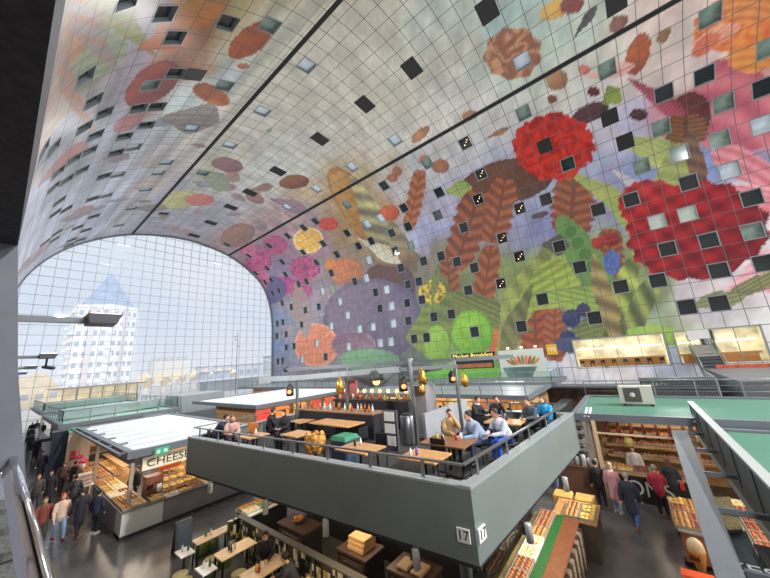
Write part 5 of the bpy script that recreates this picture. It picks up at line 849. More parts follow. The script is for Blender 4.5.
PNL = mat('service_grey', (132, 128, 130), .5, noise=.05)
o = thing('service_divider', 'grey service wall with a tall box behind the camel coated man', 'divider', (11, 6.3, DK)); m = MB(); m.hull([(10.2, 6.5, DK), (12.9, 6.0, DK), (12.9, 6.0, 4.55), (10.2, 6.5, 4.4)], [(10.2, 6.62, DK), (12.9, 6.12, DK), (12.9, 6.12, 4.55), (10.2, 6.62, 4.4)]); m.build('low_wall', mat('stone_grey', (150, 152, 156), .55, noise=.06, nscale=3), o); m = MB(); m.box(10.7, 11.5, 6.7, 7.4, DK, 5.35); m.build('tall_box', PNL, o)
o = thing('bar_counter', 'long dark bar counter across the middle of the terrace', 'counter', (10.5, 10.5, DK)); m = MB(); m.box(9.2, 9.9, 8.2, 13.2, DK, DK+1.05); m.build('front', mat('bar_dark', (44, 42, 46), .5), o); m = MB(); m.box(9.12, 9.95, 8.15, 13.25, DK+1.05, DK+1.1); m.build('bar_top', mat('bar_top', (150, 118, 88), .4), o); m = MB(); m.box(11.6, 12.2, 8.2, 13.2, DK, DK+1.2); m.build('back_bar', mat('bar_dark', (44, 42, 46), .5), o)
bt0 = None; RB = random.Random(9)
bcols = {'amber': (190, 120, 50), 'clear': (205, 215, 215), 'green': (60, 110, 70), 'orange': (228, 130, 60), 'red': (180, 60, 50), 'yellow': (226, 196, 110)}
pb = {}
for k in range(44):
    x = 9.3+RB.random()*.5 if k % 2 else 11.7+RB.random()*.4; y = 8.3+k*.11; z = DK+(1.1 if k % 2 else 1.2); nm = RB.choice(list(bcols))
    if nm not in pb: m = MB(); m.lathe((0, 0, 0), [(.045, 0), (.045, .17), (.018, .23), (.018, .3)], 9); o = m.build('bottle', mat('barb_'+nm, bcols[nm], .2), world=False); m = MB(); m.cap((0, 0, .3), (0, 0, .325), .02, .02, 7, False); m.build('cap', DARKM, o, world=False); pb[nm] = o
    else: o = dup(pb[nm], (0, 0, 0))
    o.location = (x, y, z); tag(o, nm+' glass bottle standing on the '+('front edge of the dark bar' if k % 2 else 'back shelf behind the dark bar'), 'bottle', nm+' bottles on the '+('front bar' if k % 2 else 'back bar'))
# copper lamps above the bar
gl0 = None
for k in range(9):
    y = 8.5+k*.52; 
    if gl0 is None: gl0 = thing('globe_lamp', 'small glowing globe lamp on the back bar shelf', 'lamp', (11.9, y, DK+1.5), 'globe lamps on the back bar'); m = MB(); m.ell((0, 0, .1), .09, 10, 7); m.build('globe', mat('warm_globe', (255, 190, 110), .4, emit=3), gl0, world=False); m = MB(); m.lathe((0, 0, -.3), [(.06, 0), (.06, .02), (.012, .04), (.012, .32)], 8); m.build('stand', DARKM, gl0, world=False)
    else: dup(gl0, (11.9, y, DK+1.5))
# pergola
P = thing('pergola', 'slim steel pergola frame with long horizontal beams over the terrace', 'pergola', (10, 9, DK))
pD, pA, pC, pB = (8.9, 12.6), (9.75, 6.64), (10.35, 10.77), (11.59, 5.73)
for (x, y), z in ((pD, 6.0), (pA, 6.45), (pC, 6.25), (pB, 6.25)): m = MB(); m.box(x-.05, x+.05, y-.05, y+.05, DK, z); m.build('post', STEEL, P)
bl = R(286, 369.5, 16.5); br = R(513, 356.5, 13.6)
m = MB(); m.bar(bl, br, .16, .16); m.build('long_beam', GREYM, P, 'long dark upper beam')
m = MB(); m.ell(bl, .14, 10, 8); m.build('beam_cap', DARKM, P)
b2 = [R(261, 379.5, 16.5), R(297, 378, 15.4), R(347, 373.5, 14), R(400, 369.5, 12.2)]
for i in range(3): m = MB(); m.bar(b2[i], b2[i+1], .14, .22); m.build('cross_beam', mat('pale_beam', (160, 166, 170), .4, .3), P)
m = MB(); m.bar(R(400, 369.5, 12.2), R(457, 366, 12.6), .1, .14); m.build('cross_beam', GREYM, P)
m = MB(); m.bar((*pA, 6.42), R(412, 359, 14.5), .08, .08); m.bar((*pC, 6.2), R(347, 366, 15.2), .08, .08); m.build('bracket', STEEL, P)
m = MB(); m.bar(R(350, 383, 15), R(398, 379, 15), .06, .55); m.build('sun_blind', mat('blind_grey', (96, 100, 104), .6), P); m = MB(); a_ = R(352, 388, 14.9); m.box(a_[0]-.05, a_[0]+.05, a_[1]-.3, a_[1]+.3, a_[2]-.25, a_[2]+.35); m.build('red_panel', mat('panel_red', (168, 92, 92), .6), P)
GOLD = mat('gold_metal', (206, 158, 74), .25, .9); LANT = mat('lantern_black', (34, 30, 30), .4)
def lamp(px, py, d, kind, label, s=1.):
    p = R(px, py, d); o = thing('pendant_lamp', label, 'lamp', p); m = MB()
    if kind == 'drop': m.lathe(p, [(.03, -.3*s), (.13*s, -.24*s), (.17*s, -.08*s), (.12*s, .14*s), (.03*s, .32*s)], 16); m.build('shade', GOLD, o)
    elif kind == 'lantern': m.lathe(p, [(.13*s, -.26*s), (.16*s, -.24*s), (.16*s, .14*s), (.05*s, .28*s)], 10); m.build('shade', LANT, o); m = MB(); m.ell((p[0]-.09*s, p[1]-.09*s, p[2]-.08*s), .09*s, 8, 6); m.build('bulb', mat('red_glow', (255, 120, 70), .4, emit=4), o)
    elif kind == 'dome': m.lathe((p[0], p[1], p[2]), [(.3*s, -.15*s), (.28*s, .02*s), (.17*s, .18*s), (.04*s, .24*s)], 18); m.build('shade', mat('dome_glass', (70, 82, 76), .15), o); m = MB(); m.ell((p[0], p[1], p[2]-.18*s), .13*s, 12, 8); m.build('bulb', mat('warm_globe', (255, 190, 110), .4, emit=3), o)
    m = MB(); m.cap((p[0], p[1], p[2]+.22*s), (p[0], p[1], max(6.1, p[2]+.5)), .008, .008, 5, False); m.build('cord', BLACK, o)
lamp(290, 390, 15, 'lantern', 'black lantern with a red glow at the left end of the pergola'); lamp(340, 386, 13.5, 'drop', 'gold teardrop lamp hanging between the two left pergola posts', 1.15)
lamp(376, 376, 13, 'dome', 'large dark glass dome lamp with a glowing bulb in the middle of the pergola', 1.2); lamp(403, 384, 12.6, 'lantern', 'black lantern with a glow just left of the middle pergola post', 1.1)
lamp(422, 377, 12, 'drop', 'upper gold teardrop lamp right of the middle pergola post', 1.1); lamp(422, 389, 11.9, 'drop', 'lower gold lamp right of the middle pergola post', .8); lamp(464.5, 380, 12.6, 'drop', 'copper teardrop lamp beside the right pergola post', .9)
lamp(452, 377, 13, 'lantern', 'small dark lantern left of the right pergola post', .9)
m = MB(); m.box(11.9, 13.1, 5.9, 6.0, 5.7, 5.9); tag(m.build('ceiling_heater', DARKM), 'dark heater bar hanging under the pergola left of the right post', 'heater')
o = bpy.data.objects['ceiling_heater']; o.location = R(434, 371, 13)
# ------------------------------------------------------------------ under the terrace: the small restaurant
def mosaic():
    m = bpy.data.materials.new('mosaic_tiles'); m.use_nodes = True; n = m.node_tree.nodes; l = m.node_tree.links; b = n['Principled BSDF']
    t = n.new('ShaderNodeTexCoord'); mp = n.new('ShaderNodeMapping'); mp.inputs['Scale'].default_value = (10, 10, 6.5); v = n.new('ShaderNodeTexWhiteNoise'); fl_ = n.new('ShaderNodeVectorMath'); fl_.operation = 'FLOOR'
    l.new(t.outputs['Object'], mp.inputs[0]); l.new(mp.outputs[0], fl_.inputs[0]); l.new(fl_.outputs[0], v.inputs['Vector']); r = n.new('ShaderNodeValToRGB'); r.color_ramp.interpolation = 'CONSTANT'
    for p, c in ((0, (24, 26, 26)), (.38, (70, 84, 62)), (.5, (214, 208, 184)), (.72, (30, 28, 26)), (.86, (176, 156, 92))):
        e_ = r.color_ramp.elements.new(p); e_.color = (*lin(c), 1)
    l.new(v.outputs['Value'], r.inputs[0]); l.new(r.outputs[0], b.inputs['Base Color']); b.inputs['Roughness'].default_value = .3; return m
o = thing('tiled_divider', 'low L-shaped wall covered in black, cream and olive tiles', 'divider', (6.5, 9, 0)); m = MB(); m.box(6.4, 6.55, 5.6, 12.9, 0, 1.08); m.build('long_side', mosaic(), o); m = MB(); m.box(6.05, 6.4, 12.75, 12.9, 0, 1.08); m.build('short_side', mosaic(), o)
m = MB(); m.box(6.38, 6.6, 5.6, 12.92, 1.08, 1.12); m.build('capping', mat('cap_dark', (80, 78, 74), .5), o)
WT = mat('table_light', (214, 186, 150), .35, noise=.12, nscale=5)
for k, (x0, x1, y0, y1) in enumerate(((5.07, 6.28, 12.95, 13.45), (5.13, 6.3, 11.2, 11.85), (5.1, 6.3, 9.4, 10.1), (5.0, 6.2, 7.5, 8.3))):
    o = thing('dining_table', ['pale wooden table at the far end by the mosaic wall', 'second pale wooden table along the mosaic wall', 'wooden table with yellow packet where the person in black sits', 'wooden table half hidden at the bottom edge by the mosaic wall'][k], 'table', ((x0+x1)/2, (y0+y1)/2, 0)); m = MB(); m.box(x0, x1, y0, y1, .71, .75, bev=.008); m.build('tabletop', WT, o)
    for a in (x0+.06, x1-.06):
        for b in (y0+.06, y1-.06): m = MB(); m.box(a-.025, a+.025, b-.025, b+.025, 0, .71); m.build('leg', BLACK, o)
    bottles(x0+.45, (y0+y1)/2, .75, ['wg', 'wdg', 'wyr', 'gr'][k], ['the far pale table by the mosaic wall', 'the second pale table by the mosaic wall', 'the table of the person in black', 'the table at the bottom edge by the mosaic wall'][k])
for k, (x, y) in enumerate(((4.68, 12.9), (4.72, 11.3), (4.6, 9.6))):
    table(x, y, .42, .6, 0, ['small white table beside the folding board', 'small white table next to the green stools', 'small white table at the bottom edge left of the stools'][k], top=WHITE); bottles(x, y, .75, 'gw', ['the small white table beside the folding board', 'the small white table next to the green stools', 'the small white table at the bottom edge'][k])
s0 = None; SG = mat('stool_green', (108, 132, 80), .6); 
for k, (x, y) in enumerate(((5.25, 12.3), (5.75, 12.35), (4.9, 10.7), (5.45, 10.75), (4.4, 12.35), (4.35, 11.9), (4.85, 8.8), (5.35, 8.85), (5.6, 13.9), (6.0, 13.9))):
    if s0 is None: s0 = thing('round_stool', '', 'stool', (x, y, 0)); m = MB(); m.lathe((0, 0, 0), [(.2, 0), (.22, .02), (.2, .2), (.22, .4)], 16); m.build('drum', SG, s0, world=False); m = MB(); m.lathe((0, 0, .4), [(.22, 0), (.225, .03), (.2, .05)], 16); m.build('cushion', mat('stool_pad', (150, 140, 96), .6), s0, world=False); o = s0
    else: o = dup(s0, (x, y, 0))
    o['label'] = ['green drum stool left of the second pale table, further out', 'green drum stool beside the second pale table near the mosaic wall', 'green drum stool before the table of the person in black, further out', 'green drum stool before the table of the person in black, near the wall', 'green drum stool close to the small white table and folding board', 'green drum stool between the two small white tables', 'green drum stool behind the table with yellow packet, further out', 'green drum stool behind the table with yellow packet, near the wall', 'green drum stool at the far pale table, further out', 'green drum stool at the far pale table, near the wall'][k]; o['group'] = 'green drum stools'
o = thing('folding_board', 'blue-grey folding chalkboard standing on the floor beside the small tables', 'board', (5.2, 14.7, 0))
for s_ in (-1, 1):
    m = MB(); m.hull([(4.95, 14.7+s_*.25, .0), (5.5, 14.7+s_*.25, .0), (5.5, 14.7+s_*.03, 1.05), (4.95, 14.7+s_*.03, 1.05)], [(4.95, 14.73+s_*.25, .0), (5.5, 14.73+s_*.25, .0), (5.5, 14.73+s_*.03, 1.05), (4.95, 14.73+s_*.03, 1.05)]); m.build('frame', GREYM, o)
    m = MB(); m.hull([(5.0, 14.68+s_*.24, .15), (5.45, 14.68+s_*.24, .15), (5.45, 14.68+s_*.06, .98), (5.0, 14.68+s_*.06, .98)], [(5.0, 14.75+s_*.26, .15), (5.45, 14.75+s_*.26, .15), (5.45, 14.75+s_*.06, .98), (5.0, 14.75+s_*.06, .98)]); m.build('panel', mat('board_blue', (92, 106, 126), .5, noise=.2, nscale=6), o)
o = thing('serving_counter', 'white topped serving counter with bread and greens near the mosaic wall', 'counter', (7.3, 13, 0)); m = MB(); m.box(6.7, 8.3, 12.5, 13.5, 0, 1.05); m.build('body', DARKM, o); m = MB(); m.box(6.65, 8.35, 12.45, 13.55, 1.05, 1.1); m.build('top', WHITE, o)
trayrow((6.9, 12.8), (8.2, 12.8), 1.1, 2, ['green', 'bread', 'mixed'], 'on the white topped serving counter', 'trays on the serving counter', dy=.42)
BRN = mat('cabinet_brown', (84, 66, 58), .4, noise=.08, nscale=4)
for k, (x0, x1, y0, y1) in enumerate(((7.0, 7.75, 9.6, 11.1), (7.08, 7.85, 6.9, 8.05), (7.18, 7.95, 5.0, 6.2))):
    o = thing('kitchen_cabinet', ['dark brown kitchen cabinet nearest the serving counter', 'dark kitchen cabinet carrying the stacked pale boxes', 'dark kitchen cabinet with two folded cloths under the terrace'][k], 'cabinet', ((x0+x1)/2, (y0+y1)/2, 0)); m = MB(); m.box(x0, x1, y0, y1, 0, 1.04); m.build('body', mat('cabinet_dark', (40, 34, 34), .4), o); m = MB(); m.box(x0-.03, x1+.03, y0-.03, y1+.03, 1.04, 1.1); m.build('top', BRN, o); m = MB(); m.box(x0-.02, x0, y0+.1, y1-.1, .55, .95); m.build('door', BRN, o); m = MB(); m.box(x0-.05, x0-.02, y0+.3, y1-.3, .86, .89); m.build('handle', STEEL, o)
for k in range(3): m = MB(); m.box(7.2+.03*k, 7.75+.02*k, 7.1, 7.75, 1.1+.11*k, 1.2+.11*k, bev=.01); tag(m.build('pizza_box', mat('box_pale', (212, 170, 120), .6, noise=.1)), ['lowest', 'middle', 'topmost'][k]+' pale wooden box stacked on the kitchen cabinet', 'box', 'stacked pale boxes')
for k in range(2): m = MB(); m.box(7.3, 7.75, 5.2+k*.45, 5.55+k*.45, 1.1, 1.18, bev=.02); tag(m.build('folded_cloth', mat('cloth_pale', (190, 160, 130), .8)), ['nearer', 'farther'][k]+' folded cloth on the dark cabinet under the terrace', 'cloth')
o = thing('bread_basket', 'basket of bread on the brown cabinet nearest the serving counter', 'basket', (7.4, 10.4, 1.1)); m = MB(); m.lathe((7.4, 10.4, 1.1), [(.16, 0), (.24, .12), (.22, .12), (.15, .03)], 16); m.build('basket', DWOOD, o); m = MB()
for k in range(6): m.ell((7.4+.11*math.cos(k), 10.4+.11*math.sin(k), 1.23), (.1, .06, .05), 8, 5)
m.build('bread_rolls', mat('goods_bread', (202, 142, 72), .55), o)
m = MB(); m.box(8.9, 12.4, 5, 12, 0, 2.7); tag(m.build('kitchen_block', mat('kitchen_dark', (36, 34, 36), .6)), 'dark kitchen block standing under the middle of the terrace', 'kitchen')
m = MB(); m.bar((6.9, 4.2, 2.3), (6.9, 12.0, 2.3), .04, .04); tag(m.build('copper_pipe', mat('copper', (214, 150, 90), .3, .8)), 'thin copper rod hanging under the long side of the terrace', 'pipe')
for k in range(3): y = 5.2+2.6*k; m = MB(); m.lathe((6.9, y, 2.05), [(.12, 0), (.12, .2), (.03, .25)], 12); tag(m.build('work_lamp', LAMPW), ['nearest', 'middle', 'farthest'][k]+' glowing lamp on the copper rod under the terrace', 'lamp')
area('kitchen_light', (6.6, 7.5, 2.7), (6.4, 7.5, 0), .8, 6, 110, (1, .8, .55)); area('restaurant_light', (6.2, 12, 2.7), (6, 12, 0), 1.5, 2, 50, (1, .85, .65))
# the long counter under the short terrace side
o = thing('green_edged_counter', 'long food counter with a green band and barrel front under the short terrace side', 'counter', (10.5, 2.9, 0)); m = MB(); m.box(7.6, 12.0, 2.4, 3.6, 0, 1.1); m.build('body', mat('barrel_front', (70, 50, 40), .6), o)
m = MB(); m.box(7.6, 12.0, 2.95, 3.6, 1.1, 1.16); m.build('worktop', mat('olive_top', (120, 108, 72), .4, noise=.3, nscale=2.5), o); m = MB(); m.box(7.6, 12.0, 2.74, 2.95, 1.1, 1.2); m.build('green_band', mat('band_green', (36, 96, 48), .35), o); m = MB(); m.box(7.6, 12.0, 2.34, 2.74, 1.1, 1.17); m.build('wood_ledge', mat('ledge_brown', (120, 72, 46), .45, noise=.15, nscale=5), o)
for k in range(18):
    x = 7.75+k*.24; m = MB(); m.cap((x, 2.36, .08), (x, 2.36, 1.0), .09, .09, 8, False); m.build('barrel', mat('barrel%d' % (k % 2), [(190, 176, 150), (96, 70, 52)][k % 2], .6, noise=.3, nscale=12), o)
m = MB(); m.box(7.6, 12.0, 3.55, 3.6, 1.16, 1.7); m.build('glass_screen', glassmat('shop_glass', gloss=.1), o)
trayrow((8.4, 3.2), (11.9, 3.2), 1.16, 1, ['nuts', 'mixed', 'bread', 'nuts'], 'on the worktop of the green banded counter', 'trays on the green banded counter')
o = thing('display_cart', 'wooden display cart with bright trays at the end of the green banded counter', 'cart', (12.8, 2.5, 0)); m = MB(); m.box(12.15, 13.5, 1.95, 3.1, 0, 1.05); m.build('body', mat('cart_dark', (66, 56, 48), .6), o); m = MB(); m.box(12.1, 13.55, 1.9, 3.15, 1.05, 1.1); m.build('top', WOOD, o); trayrow((12.4, 2.15), (13.4, 2.15), 1.1, 2, ['cheese', 'bread', 'meat'], 'on the wooden cart beyond the green banded counter', 'trays on the display cart')
for k in range(2): m = MB(); m.box(13.7+.0*k, 14.3, 2.1+k*.7, 2.7+k*.7, 0, 1.1, bev=.02); tag(m.build('display_crate', mat('crate_gold', (206, 160, 84), .5, noise=.3, nscale=6)), ['nearer', 'farther'][k]+' tall golden crate behind the display cart', 'crate')
area('counter_light', (9.9, 3.0, 2.75), (9.9, 2.8, 0), 4.5, .6, 40, (1, .8, .5))
m = MB(); m.box(9.8, 12.2, 3.9, 3.95, 0, 2.75); tag(m.build('dark_screen', mat('screen_black', (20, 20, 22), .5)), 'black screen hanging behind the green banded counter', 'screen')
# lower left corner: stall seen past the handrail
o = thing('low_shelving', 'dark shelving with pale packets seen left of the steel handrail', 'shelving', (1.1, 12, 0)); m = MB(); m.box(-.3, 1.3, 8, 26, 0, .9); m.build('body', mat('cabinet_dark', (40, 34, 34), .4), o)
for k in range(6): m = MB(); m.box(-.3, 1.25, 8.5+k*3, 10.5+k*3, .9, 1.15); m.build('packet_row', mat('packets', (84, 86, 84), .6, noise=.5, nscale=6), o)
# ------------------------------------------------------------------ people
SKIN = mat('skin', (208, 160, 134), .55, noise=.04); SKIN2 = mat('skin_tan', (172, 122, 94), .55)
EYEM = mat('eye_dark', (30, 24, 22), .3)
def remesh(o, v, sm=3):
    r_ = o.modifiers.new('remesh', 'REMESH'); r_.mode = 'VOXEL'; r_.voxel_size = v; r_.use_smooth_shade = True
    if sm: s_ = o.modifiers.new('smooth', 'SMOOTH'); s_.iterations = sm; s_.factor = .5
def person(label, x, y, z, rz, pose='walk', coat=(40, 42, 50), legs=(40, 44, 60), hair=(50, 36, 28), shoe=(40, 38, 38), skin=SKIN, h=1.74, hat=None, bag=None, lean=0., vox=.013, longhair=False, phase=1, long_coat=False, seat=.46, scarf=None, cuts=None, group=None, hood=None, turn=0., cup=False):
    P_ = thing('person', label, 'person', (x, y, z), group, rz); k = h/1.74; V_ = lambda a, b, c: Vector((a*k, b*k, c*k))
    if pose == 'sit':
        hip = V_(0, 0, 0)+Vector((0, 0, seat+.13)); sh = hip+V_(0, math.sin(lean)*.5, math.cos(lean)*.5); nk = sh+V_(0, .03+lean*.05, .07); hd = nk+V_(0, .05+lean*.08, .17)
        kn = [hip+V_(s*.1, .44, .0) for s in (-1, 1)]; an = [Vector((q.x, q.y-.02, .09)) for q in kn]; hj = [hip+V_(s*.09, 0, 0) for s in (-1, 1)]
        el = [sh+V_(s*.23, .14, -.25) for s in (-1, 1)]; ha = [sh+V_(s*.1, .42, -.27) for s in (-1, 1)]
        if cup: el[0] = sh+V_(-.22, .2, -.18); ha[0] = hd+V_(-.04, .17, -.1)
    else:
        st = .22 if pose == 'walk' else .03
        hip = V_(0, 0, .93); sh = hip+V_(0, math.sin(lean)*.5, math.cos(lean)*.5); nk = sh+V_(0, .01, .08); hd = nk+V_(0, .03, .17)
        hj = [hip+V_(s*.09, 0, 0) for s in (-1, 1)]; dy = [st*phase, -st*phase]
        an = [V_(-.1, dy[0], .09), V_(.1, dy[1], .09+(.06 if pose == 'walk' else 0))]; kn = [V_(-.1, dy[0]*.5+.06, .49), V_(.1, dy[1]*.5+.07, .49)]
        el = [sh+V_(-.26, -dy[0]*.35, -.3), sh+V_(.26, -dy[1]*.35, -.3)]; ha = [sh+V_(-.27, -dy[0]*.8+.05, -.56), sh+V_(.27, -dy[1]*.8+.05, -.56)]
        if pose == 'hold': ha = [sh+V_(-.08, .34, -.3), sh+V_(.08, .34, -.3)]; el = [sh+V_(-.24, .08, -.28), sh+V_(.24, .08, -.28)]
    S2 = [sh+V_(s*.18, 0, -.02) for s in (-1, 1)]; tr = Matrix.Rotation(turn, 3, 'Z')
    b = MB(); b.cap(hip, hip+(sh-hip)*.5, .125*k, .12*k); b.cap(hip+(sh-hip)*.5, sh-V_(0, 0, .06), .12*k, .14*k); b.cap(sh-V_(0, 0, .02), nk+V_(0, 0, .05), .06*k, .052*k)
    b.cap(S2[0], S2[1], .06*k, .06*k); b.ell(hd, (.078*k, .096*k, .118*k), 14, 10); b.ell(hd+tr @ V_(0, .04, -.055), (.055*k, .06*k, .06*k), 10, 8)
    b.ell(hd+tr @ V_(0, .1, -.01), (.014*k, .022*k, .026*k), 8, 6)
    for s in (-1, 1): b.ell(hd+tr @ V_(s*.08, -.01, -.01), (.012, .02, .03), 6, 5)
    for i, s in enumerate((-1, 1)):
        b.cap(S2[i], el[i], .05*k, .04*k); b.cap(el[i], ha[i], .038*k, .027*k); b.cap(hj[i], kn[i], .085*k, .056*k); b.cap(kn[i], an[i], .055*k, .036*k)
        f = (ha[i]-el[i]).normalized(); u = Vector((s, 0, 0)); u = (u-f*u.dot(f)).normalized(); w_ = f.cross(u)
        b.cap(ha[i], ha[i]+f*.07*k, .026*k, .03*k, 8)
        for q, L in enumerate((.06, .07, .065, .05)):
            p0 = ha[i]+f*.075*k+u*((q-1.5)*.019*k); p1 = p0+f*L*.55*k; p2 = p1+(f*.7-w_*.5)*L*.5*k; b.cap(p0, p1, .0095, .009, 6); b.cap(p1, p2, .009, .008, 6)
        t0 = ha[i]+f*.02*k-u*.025*k; b.cap(t0, t0+(f*.7-u*.6)*.05*k, .012, .01, 6)
        ft = an[i]+Vector((0, .12*k, -.045)); b.cap(an[i]-V_(0, .03, .03), ft, .038*k, .032*k)
    bo = b.build('body', skin, P_, world=False); remesh(bo, vox)
    e = MB()
    for s in (-1, 1): e.ell(hd+tr @ V_(s*.03, .09, .012), .011, 6, 5)
    e.build('eyes', EYEM, bo, world=False); e = MB(); c_ = hd+tr @ V_(0, .098, -.06); e.ell(c_, (.024, .01, .007), 8, 5); e.build('mouth', mat('lips', (160, 86, 78), .5), bo, world=False)
    kc = k*1.08; c = MB(); c.cap(hip+V_(0, 0, .07 if pose == 'sit' else -.02), hip+(sh-hip)*.5, .165*kc, .16*kc, 12); c.cap(hip+(sh-hip)*.5, sh-V_(0, 0, .07), .16*kc, .175*kc, 12); c.cap(S2[0]-V_(0, 0, .02), S2[1]-V_(0, 0, .02), .085*k, .085*k); c.cap(sh-V_(0, 0, .0), nk-V_(0, 0, .01), .09*k, .065*k)
    if long_coat and pose != 'sit': c.cap(hip, hip-V_(0, 0, .38), .17*k, .19*k, 12)
    elif pose != 'sit': c.cap(hip, hip-V_(0, 0, .08), .165*k, .16*k, 12)
    for i in range(2): c.cap(S2[i], el[i], .085*k, .07*k); c.cap(el[i], el[i]+(ha[i]-el[i])*.93, .07*k, .05*k)
    if hood: c.cap(nk-V_(.06, .07, .02), nk+V_(.06, -.07, -.02), .06, .06)
    co = c.build('coat', mat('cloth_%d_%d_%d' % coat, coat, .8, noise=.12, nscale=6), P_, world=False); remesh(co, .02, 2)
    if scarf: sc = MB(); sc.lathe((nk.x, nk.y, nk.z-.05), [(.07, 0), (.1, .02), (.1, .07), (.07, .09)], 12); sc.build('scarf', mat('scarf%d' % scarf[0], scarf, .8), co, world=False)
    l_ = MB()
    for i in range(2): l_.cap(hj[i], kn[i], .1*k, .075*k); l_.cap(kn[i], an[i]+V_(0, 0, .03), .073*k, .058*k)
    l_.cap(hj[0], hj[1], .11*k, .11*k); lo = l_.build('trousers', mat('cloth_%d_%d_%d' % legs, legs, .8, noise=.1, nscale=8), P_, world=False); remesh(lo, .02, 2)
    for i in range(2): s3 = MB(); ft = an[i]+Vector((0, .13*k, -.045)); s3.cap(an[i]-V_(0, .04, .03), ft, .048*k, .04*k, 10); s3.box(an[i].x-.045, an[i].x+.045, an[i].y-.09, an[i].y+.17, an[i].z-.09, an[i].z-.065); s3.build('shoe', mat('shoe_%d' % shoe[0], shoe, .5), P_, world=False)
    hh = MB(); hc = hd+V_(0, -.018, .025); hh.ell(hc, (.09*k, .104*k, .108*k), 14, 9)
    if longhair: hh.ell(hd+V_(0, -.06, -.1), (.085*k, .06*k, .16*k), 12, 8)
    ho = hh.build('hair' if not hat else 'hat', mat('hair_%d_%d' % (hat or hair)[:2], hat or hair, .7, noise=.2, nscale=30), P_, world=False)
    # clear the face
    me = ho.data
    for v in me.vertices:
        q = tr.inverted() @ (v.co-hd)
        if q.y > .045*k and q.z < .03*k: v.co = hd+tr @ Vector((q.x*.75, .02, q.z*.8))
    if bag:
        g = MB(); 
        if bag[0] == 'back': p = sh+V_(0, -.2, -.22); g.box(p.x-.15, p.x+.15, p.y-.09, p.y+.07, p.z-.2, p.z+.2, bev=.03)
        else: p = hip+V_(.27, 0, -.05); g.box(p.x-.06, p.x+.06, p.y-.15, p.y+.15, p.z-.15, p.z+.1, bev=.02)
        o = g.build('bag', mat('bag_%d' % bag[1][0], bag[1], .6), P_, world=False); st_ = MB()
        if bag[0] == 'back':
            for s in (-1, 1): st_.tube([p+V_(s*.1, .05, .2), sh+V_(s*.1, .02, .09), sh+V_(s*.11, .17, -.05), sh+V_(s*.12, .14, -.32)], .014, 5)
        else: st_.tube([p+V_(0, 0, .1), sh+V_(.12, 0, .06)], .012, 5)
        st_.build('strap', DARKM, o, world=False)
    return P_
def at(px, py, z=0): return G(px, py, z)
S_ = PI  # facing the camera side (towards -Y)
W_ = dict(z=0)
def crowd(px, py, label, rz, **k): x, y = at(px, py); return person(label, x, y, 0, rz, **k)
# left aisle, nearest first
crowd(57, 541, 'woman in pale pink puffer jacket and light blue jeans walking in the left aisle', S_+.2, coat=(206, 178, 160), legs=(128, 152, 184), hair=(180, 70, 56), shoe=(120, 50, 60), longhair=True)
crowd(38, 546, 'person in rust red jacket beside the steel handrail in the left aisle', S_, coat=(122, 60, 50), legs=(56, 60, 50), hair=(90, 60, 44), scarf=(90, 120, 60))
crowd(77, 537, 'person in long dark coat and black trousers walking away by the cheese counter', .25, coat=(34, 38, 48), legs=(30, 32, 40), hair=(46, 40, 38), shoe=(110, 70, 50), long_coat=True, phase=-1, h=1.82)
crowd(96, 533, 'person in navy hooded jacket with white shoes at the corner of the cheese counter', -.9, coat=(34, 38, 62), legs=(26, 28, 34), hair=(20, 20, 24), shoe=(190, 180, 176), pose='stand', hood=1, h=1.66, group=None) if False else person('person in navy hooded jacket with white shoes at the corner of the cheese counter', *G(94, 534, 0), 0, -.9, pose='stand', coat=(34, 38, 62), legs=(26, 28, 34), hair=(20, 20, 24), shoe=(190, 180, 176), hood=1, h=1.66)
L_ = [(46, 507, 'person in black coat in the middle of the left aisle, nearest the handrail side', S_, (28, 28, 38), (24, 26, 32), (40, 30, 30)), (60, 494, 'person in brown coat seen from behind left of the striped boxes', .2, (84, 62, 56), (40, 38, 44), (110, 90, 70)), (33, 512, 'person in grey-brown jacket just right of the handrail', S_, (72, 66, 68), (40, 44, 56), (90, 70, 60)), (71, 494, 'person in black jacket facing the red striped boxes', -1.1, (28, 28, 38), (30, 32, 44), (36, 30, 28)), (39, 479, 'person in dark coat alone in the pale part of the aisle', S_, (38, 38, 48), (30, 32, 40), (60, 50, 46)), (51, 474, 'person in taupe jacket near the tall navy screen', .3, (120, 104, 96), (52, 50, 54), (90, 74, 62)), (34, 460, 'person in dark violet coat farther down the aisle', S_, (44, 40, 58), (36, 34, 44), (50, 42, 40)), (28, 452, 'person in black coat near the far end of the aisle at the left', 0, (34, 34, 42), (30, 30, 36), (50, 46, 46)), (41, 438, 'person in grey coat by the far corner of the green roofed stall', S_, (70, 70, 80), (46, 46, 54), (70, 60, 56)), (30, 437, 'small distant person in dark coat left of the aisle end', S_, (46, 44, 56), (44, 44, 52), (70, 64, 60)), (35, 435, 'small distant person in blue-grey coat at the aisle end', 0, (82, 88, 104), (50, 50, 60), (90, 80, 72)), (71, 514, 'person in dark green-grey coat behind the person in the long dark coat', .15, (60, 62, 66), (38, 38, 44), (70, 50, 40)), (29, 444, 'person in dark coat beside the one with the black coat at the aisle end', 0, (40, 40, 50), (40, 40, 48), (60, 50, 46))]
for i, (px, py, l, rz, c, lg, hr) in enumerate(L_): crowd(px, py, l, rz, coat=c, legs=lg, hair=hr, phase=(-1) ** i, long_coat=i % 3 == 0, vox=.02 if i > 3 else .014, pose='walk' if i % 4 else 'stand')
